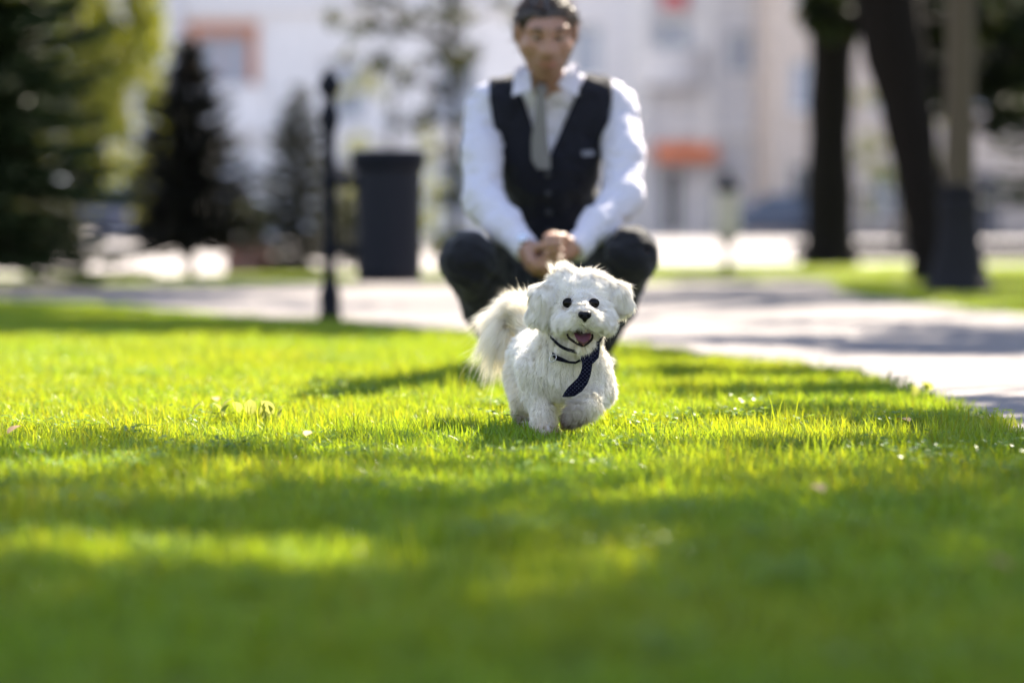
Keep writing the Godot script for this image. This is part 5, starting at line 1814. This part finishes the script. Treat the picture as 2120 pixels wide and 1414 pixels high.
	vest.change(0.05, func(p: Vector3, d: float) -> float:
		var fold := absf(cloth_noise.get_noise_3d(p.x * 1.2, p.y * 1.4, p.z)) - 0.15
		var w := clampf((p.y - vb) / (vt - vb), 0.0, 1.3) * 0.078
		var vee := maxf(absf(p.x - cx + 0.012 * (1.0 - w / 0.078)) - w, zc - p.z) if p.y > vb else 1.0
		var arm := absf(p.x - cx - 0.004) - lerpf(0.15, 0.182, clampf((p.y - 0.62) / 0.2, 0.0, 1.0))
		var nk := (p - neck).length() - 0.078
		var hem := 0.395 - p.y + absf(p.x - cx) * 0.1
		return maxf(maxf(maxf(d + fold * 0.016, -vee), maxf(arm, -nk)), hem))
	var vg := Geo.new()
	vest.into(vg)
	var wool := relief(mottled(mat("navy_wool", Color.WHITE, 0.9, 0.25), lin(0.007, 0.0075, 0.012), lin(0.013, 0.0135, 0.02), 12.0, 0.06, 42), 0.05)
	wool.rim_enabled = true
	wool.rim = 0.25
	var vp := part("waistcoat", vg, wool, o, "dark navy waistcoat")
	var btn := mat("button", lin(0.01, 0.01, 0.012), 0.35)
	for k in 4:
		var b := Geo.new()
		var bc := Vector3(-0.0082, 0.5957, 0.24) + Vector3(0.002 * k, -0.055 * k, -0.006 - 0.02 * k)
		b.ball(bc, Vector3(0.009, 0.009, 0.004), 8, 14)
		part("button", b, btn, vp)
	slab(vp, "pocket_square", [Vector3(0.0906, 0.6661, 0.25), Vector3(0.0935, 0.6492, 0.25), Vector3(0.1304, 0.6521, 0.245), Vector3(0.1275, 0.6677, 0.245)], 0.006, mat("pocket_cloth", lin(0.14, 0.14, 0.17), 0.85))
	# ---- tie
	var tie := PackedVector3Array([Vector3(-0.0272, 0.8391, 0.28), Vector3(-0.0287, 0.8136, 0.285), Vector3(-0.03, 0.7662, 0.28), Vector3(-0.0326, 0.6966, 0.265), Vector3(-0.0282, 0.6406, 0.255), Vector3(-0.0196, 0.6125, 0.25)])
	var ta := PackedVector3Array()
	for k in tie.size():
		ta.append(Vector3(1, 0, 0.1))
	var silk := mottled(mat("grey_tie", Color.WHITE, 0.55, 0.4), lin(0.12, 0.115, 0.115), lin(0.17, 0.163, 0.165), 20.0, 0.05, 43)
	var tp := part("necktie", ribbon(tie, ta, PackedFloat32Array([0.03, 0.028, 0.034, 0.048, 0.056, 0.04]), 0.012), silk, o, "plain grey necktie tucked into the waistcoat")
	var kg := Geo.new()
	kg.tube(PackedVector3Array([Vector3(-0.0271, 0.8496, 0.268), Vector3(-0.0271, 0.8466, 0.272), Vector3(-0.0286, 0.8224, 0.278), Vector3(-0.0286, 0.8183, 0.276)]), PackedFloat32Array([0.016, 0.02, 0.015, 0.011]), 12)
	part("tie_knot", kg, silk, tp)
	# ---- trousers
	var tr := Field.new(Vector3(-0.4, 0.0, -0.34), Vector3(0.4, 0.58, 0.56), 0.01, 0.014)
	tr.ell(Vector3(0.0068, 0.2705, -0.15), Vector3(0.165, 0.13, 0.135))
	for q in [[hip_l, kn_l, an_l], [hip_r, kn_r, an_r]]:
		tr.cap(q[0], q[1], 0.1, 0.076)
		var mid: Vector3 = q[1].lerp(q[2], 0.45) + Vector3(0, 0, -0.03)
		tr.cap(q[1], mid, 0.072, 0.068)
		tr.cap(mid, q[2], 0.066, 0.05)
	tr.finish()
	tr.change(0.06, func(p: Vector3, d: float) -> float:
		var fold := cloth_noise.get_noise_3d(p.x * 0.9 + 4.0, p.y * 1.6 + p.x * 0.6, p.z * 1.1)
		return maxf(d + (absf(fold) - 0.2) * 0.026, p.y - 0.52))
	var tg := Geo.new()
	tr.into(tg)
	var worsted := relief(mottled(mat("black_trousers", Color.WHITE, 0.85, 0.25), lin(0.007, 0.007, 0.009), lin(0.013, 0.013, 0.016), 12.0, 0.06, 44), 0.05)
	worsted.rim_enabled = true
	worsted.rim = 0.3
	part("trousers", tg, worsted, o, "black trousers")
	# ---- shoes
	var leather := mat("black_leather", lin(0.008, 0.008, 0.008), 0.3)
	for s: float in [-1.0, 1.0]:
		var a := an_l if s < 0.0 else an_r
		var sf := Field.new(Vector3(a.x - 0.12, -0.01, a.z - 0.12), Vector3(a.x + 0.12, 0.2, a.z + 0.28), 0.006, 0.01)
		var heel := Vector3(a.x, 0.07, a.z - 0.045)
		var ball := Vector3(a.x + s * 0.03, 0.035, a.z + 0.12)
		sf.cap(heel, ball, 0.036, 0.034)
		sf.cap(ball, ball + Vector3(s * 0.015, -0.004, 0.065), 0.034, 0.026)
		sf.cap(heel + Vector3(0, 0.03, 0.01), a, 0.036, 0.042)
		sf.finish()
		sf.change(0.05, func(p: Vector3, d: float) -> float: return maxf(d, 0.002 - p.y))
		var g := Geo.new()
		sf.into(g)
		part("shoe", g, leather, o)
	# ---- watch on the wrist
	var wd := (wr_l - el_l).normalized()
	var wc := Vector3(-0.0774, 0.3857, 0.49)
	var strap := Geo.new()
	strap.tube(PackedVector3Array([wc - wd * 0.012, wc - wd * 0.01, wc + wd * 0.01, wc + wd * 0.012]), PackedFloat32Array([0.031, 0.0335, 0.0335, 0.031]), 22)
	var w := part("wristwatch", strap, mat("watch_strap", lin(0.012, 0.009, 0.007), 0.6), o, "wristwatch with dark strap and pale dial")
	var dial := Geo.new()
	var out := (Vector3(0.1, 0.35, 1) - wd * wd.dot(Vector3(0.1, 0.35, 1))).normalized()
	dial.tube(PackedVector3Array([wc + out * 0.028, wc + out * 0.036, wc + out * 0.039, wc + out * 0.0395]), PackedFloat32Array([0.017, 0.0185, 0.017, 0.0155]), 20)
	var steel := mat("watch_steel", lin(0.55, 0.55, 0.56), 0.2)
	steel.metallic = 0.8
	part("watch_case", dial, steel, w)


# a flat polygon with thickness (a collar point, a folded cloth)
func slab(parent: Node, called: String, p: Array, thick: float, m: Material) -> void:
	var g := Geo.new()
	var n := Vector3.ZERO
	var c := Vector3.ZERO
	for k in p.size():
		n += (p[k] as Vector3).cross(p[(k + 1) % p.size()])
		c += p[k] / p.size()
	n = n.normalized() * thick * 0.5
	for k in p.size():
		var a: Vector3 = p[k]
		var b: Vector3 = p[(k + 1) % p.size()]
		var ia := a.lerp(c, 0.06)
		var ib := b.lerp(c, 0.06)
		g.away(c, [c + n, ia + n, ib + n])
		g.away(c, [c - n, ia - n, ib - n])
		g.away(c, [ia + n, a, b, ib + n])
		g.away(c, [ia - n, a, b, ib - n])
	part(called, g, m, parent)


func man_head(o: Node3D, head: Vector3, turn: Basis) -> void:
	var white := mat("eye_white", lin(0.4, 0.38, 0.36), 0.2)
	var iris := mat("iris", lin(0.02, 0.013, 0.008), 0.1)
	var lid := mat("eyelid_skin", lin(0.25, 0.145, 0.1), 0.5)
	var brow_mat := mat("brow_hair", lin(0.02, 0.013, 0.009), 0.8)
	for s: float in [-1.0, 1.0]:
		var c := head + turn * Vector3(s * 0.033, 0.004, 0.071)
		var g := Geo.new()
		g.ball(c, Vector3.ONE * 0.0122, 12, 16)
		var eye := part("eye", g, white, o)
		var i := Geo.new()
		i.ball(c + turn * Vector3(0, -0.004, 0.0095), Vector3(0.0055, 0.0055, 0.003), 8, 12, turn)
		part("iris", i, iris, eye)
		var l := Geo.new()
		l.ball(c + turn * Vector3(0, 0.0042, 0.0012), Vector3(0.0135, 0.0095, 0.0132), 10, 16, turn)
		part("eyelid", l, lid, eye)
		var b := Geo.new()
		b.tube(PackedVector3Array([head + turn * Vector3(s * 0.013, 0.026, 0.095), head + turn * Vector3(s * 0.03, 0.031, 0.089), head + turn * Vector3(s * 0.048, 0.026, 0.076)]), PackedFloat32Array([0.004, 0.0048, 0.002]), 8)
		part("eyebrow", b, brow_mat, o)
	# hair: combed back, longer at the neck, with loose strands
	var f := Field.new(head - Vector3(0.15, 0.13, 0.18), head + Vector3(0.15, 0.18, 0.16), 0.005, 0.008)
	f.ell(head + turn * Vector3(0, 0.033, -0.026), Vector3(0.081, 0.085, 0.1), turn)
	for s: float in [-1.0, 1.0]:
		f.cap(head + turn * Vector3(s * 0.07, 0.03, -0.02), head + turn * Vector3(s * 0.074, -0.03, -0.05), 0.022, 0.02)
	f.cap(head + turn * Vector3(0, -0.02, -0.1), head + turn * Vector3(0, -0.09, -0.1), 0.05, 0.035)
	f.finish()
	var wave := FastNoiseLite.new()
	wave.frequency = 30.0
	wave.seed = 6
	f.change(0.03, func(p: Vector3, d: float) -> float:
		var q := turn.inverse() * (p - head)
		var line := 0.092 - (0.1 - q.z) * 1.25 + 0.009 * (1.0 - cos(clampf(q.x, -0.084, 0.084) * 75.0)) + wave.get_noise_3d(q.x * 3.0, 0, q.z) * 0.012
		return maxf(d + wave.get_noise_3d(q.x * 2.5, q.y * 0.6, q.z * 0.6) * 0.006, (line - q.y) * 0.6))
	var g := Geo.new()
	f.into(g)
	g.smooth()
	var dark := mottled(mat("dark_hair", Color.WHITE, 0.5, 0.5), lin(0.016, 0.011, 0.008), lin(0.05, 0.033, 0.022), 30.0, 0.06, 45)
	var hp := part("hair", g, dark, o, "dark hair combed back")
	var st := Geo.new()
	for k in 2600:
		var j := rng.randi() % g.v.size()
		var n := g.n[j]
		var q := turn.inverse() * (g.v[j] - head)
		var back := (turn * Vector3(signf(q.x) * 0.25, -0.1 - maxf(0.0, 0.06 - q.y) * 6.0, -0.8)).normalized()
		var dir := (back - n * back.dot(n) + n * (rng.randf_range(0.0, 0.15) if rng.randf() < 0.72 else rng.randf_range(0.25, 0.8)) + rand_dir() * 0.2).normalized()
		var l := rng.randf_range(0.02, 0.05)
		var bend := rand_dir() * l * 0.4
		var side := dir.cross(n).normalized() * 0.0011
		var k0 := st.v.size()
		for t in 4:
			var u := t / 3.0
			var p := g.v[j] + dir * l * u + bend * u * u - n * l * 0.35 * u * u
			var h := side * (1.0 - 0.8 * u)
			st.v.append(p - h)
			st.v.append(p + h)
			for w in 2:
				st.n.append(n)
				st.c.append(Color(0.12, 0.075, 0.045))
		for t in 3:
			var a := k0 + t * 2
			st.i.append_array([a, a + 1, a + 2, a + 1, a + 3, a + 2])
	var strands := part("loose_strands", st, leafy("hair_strands", Color(0.9, 0.8, 0.65), 0.4), hp)
	strands.set_meta("kind", "stuff")
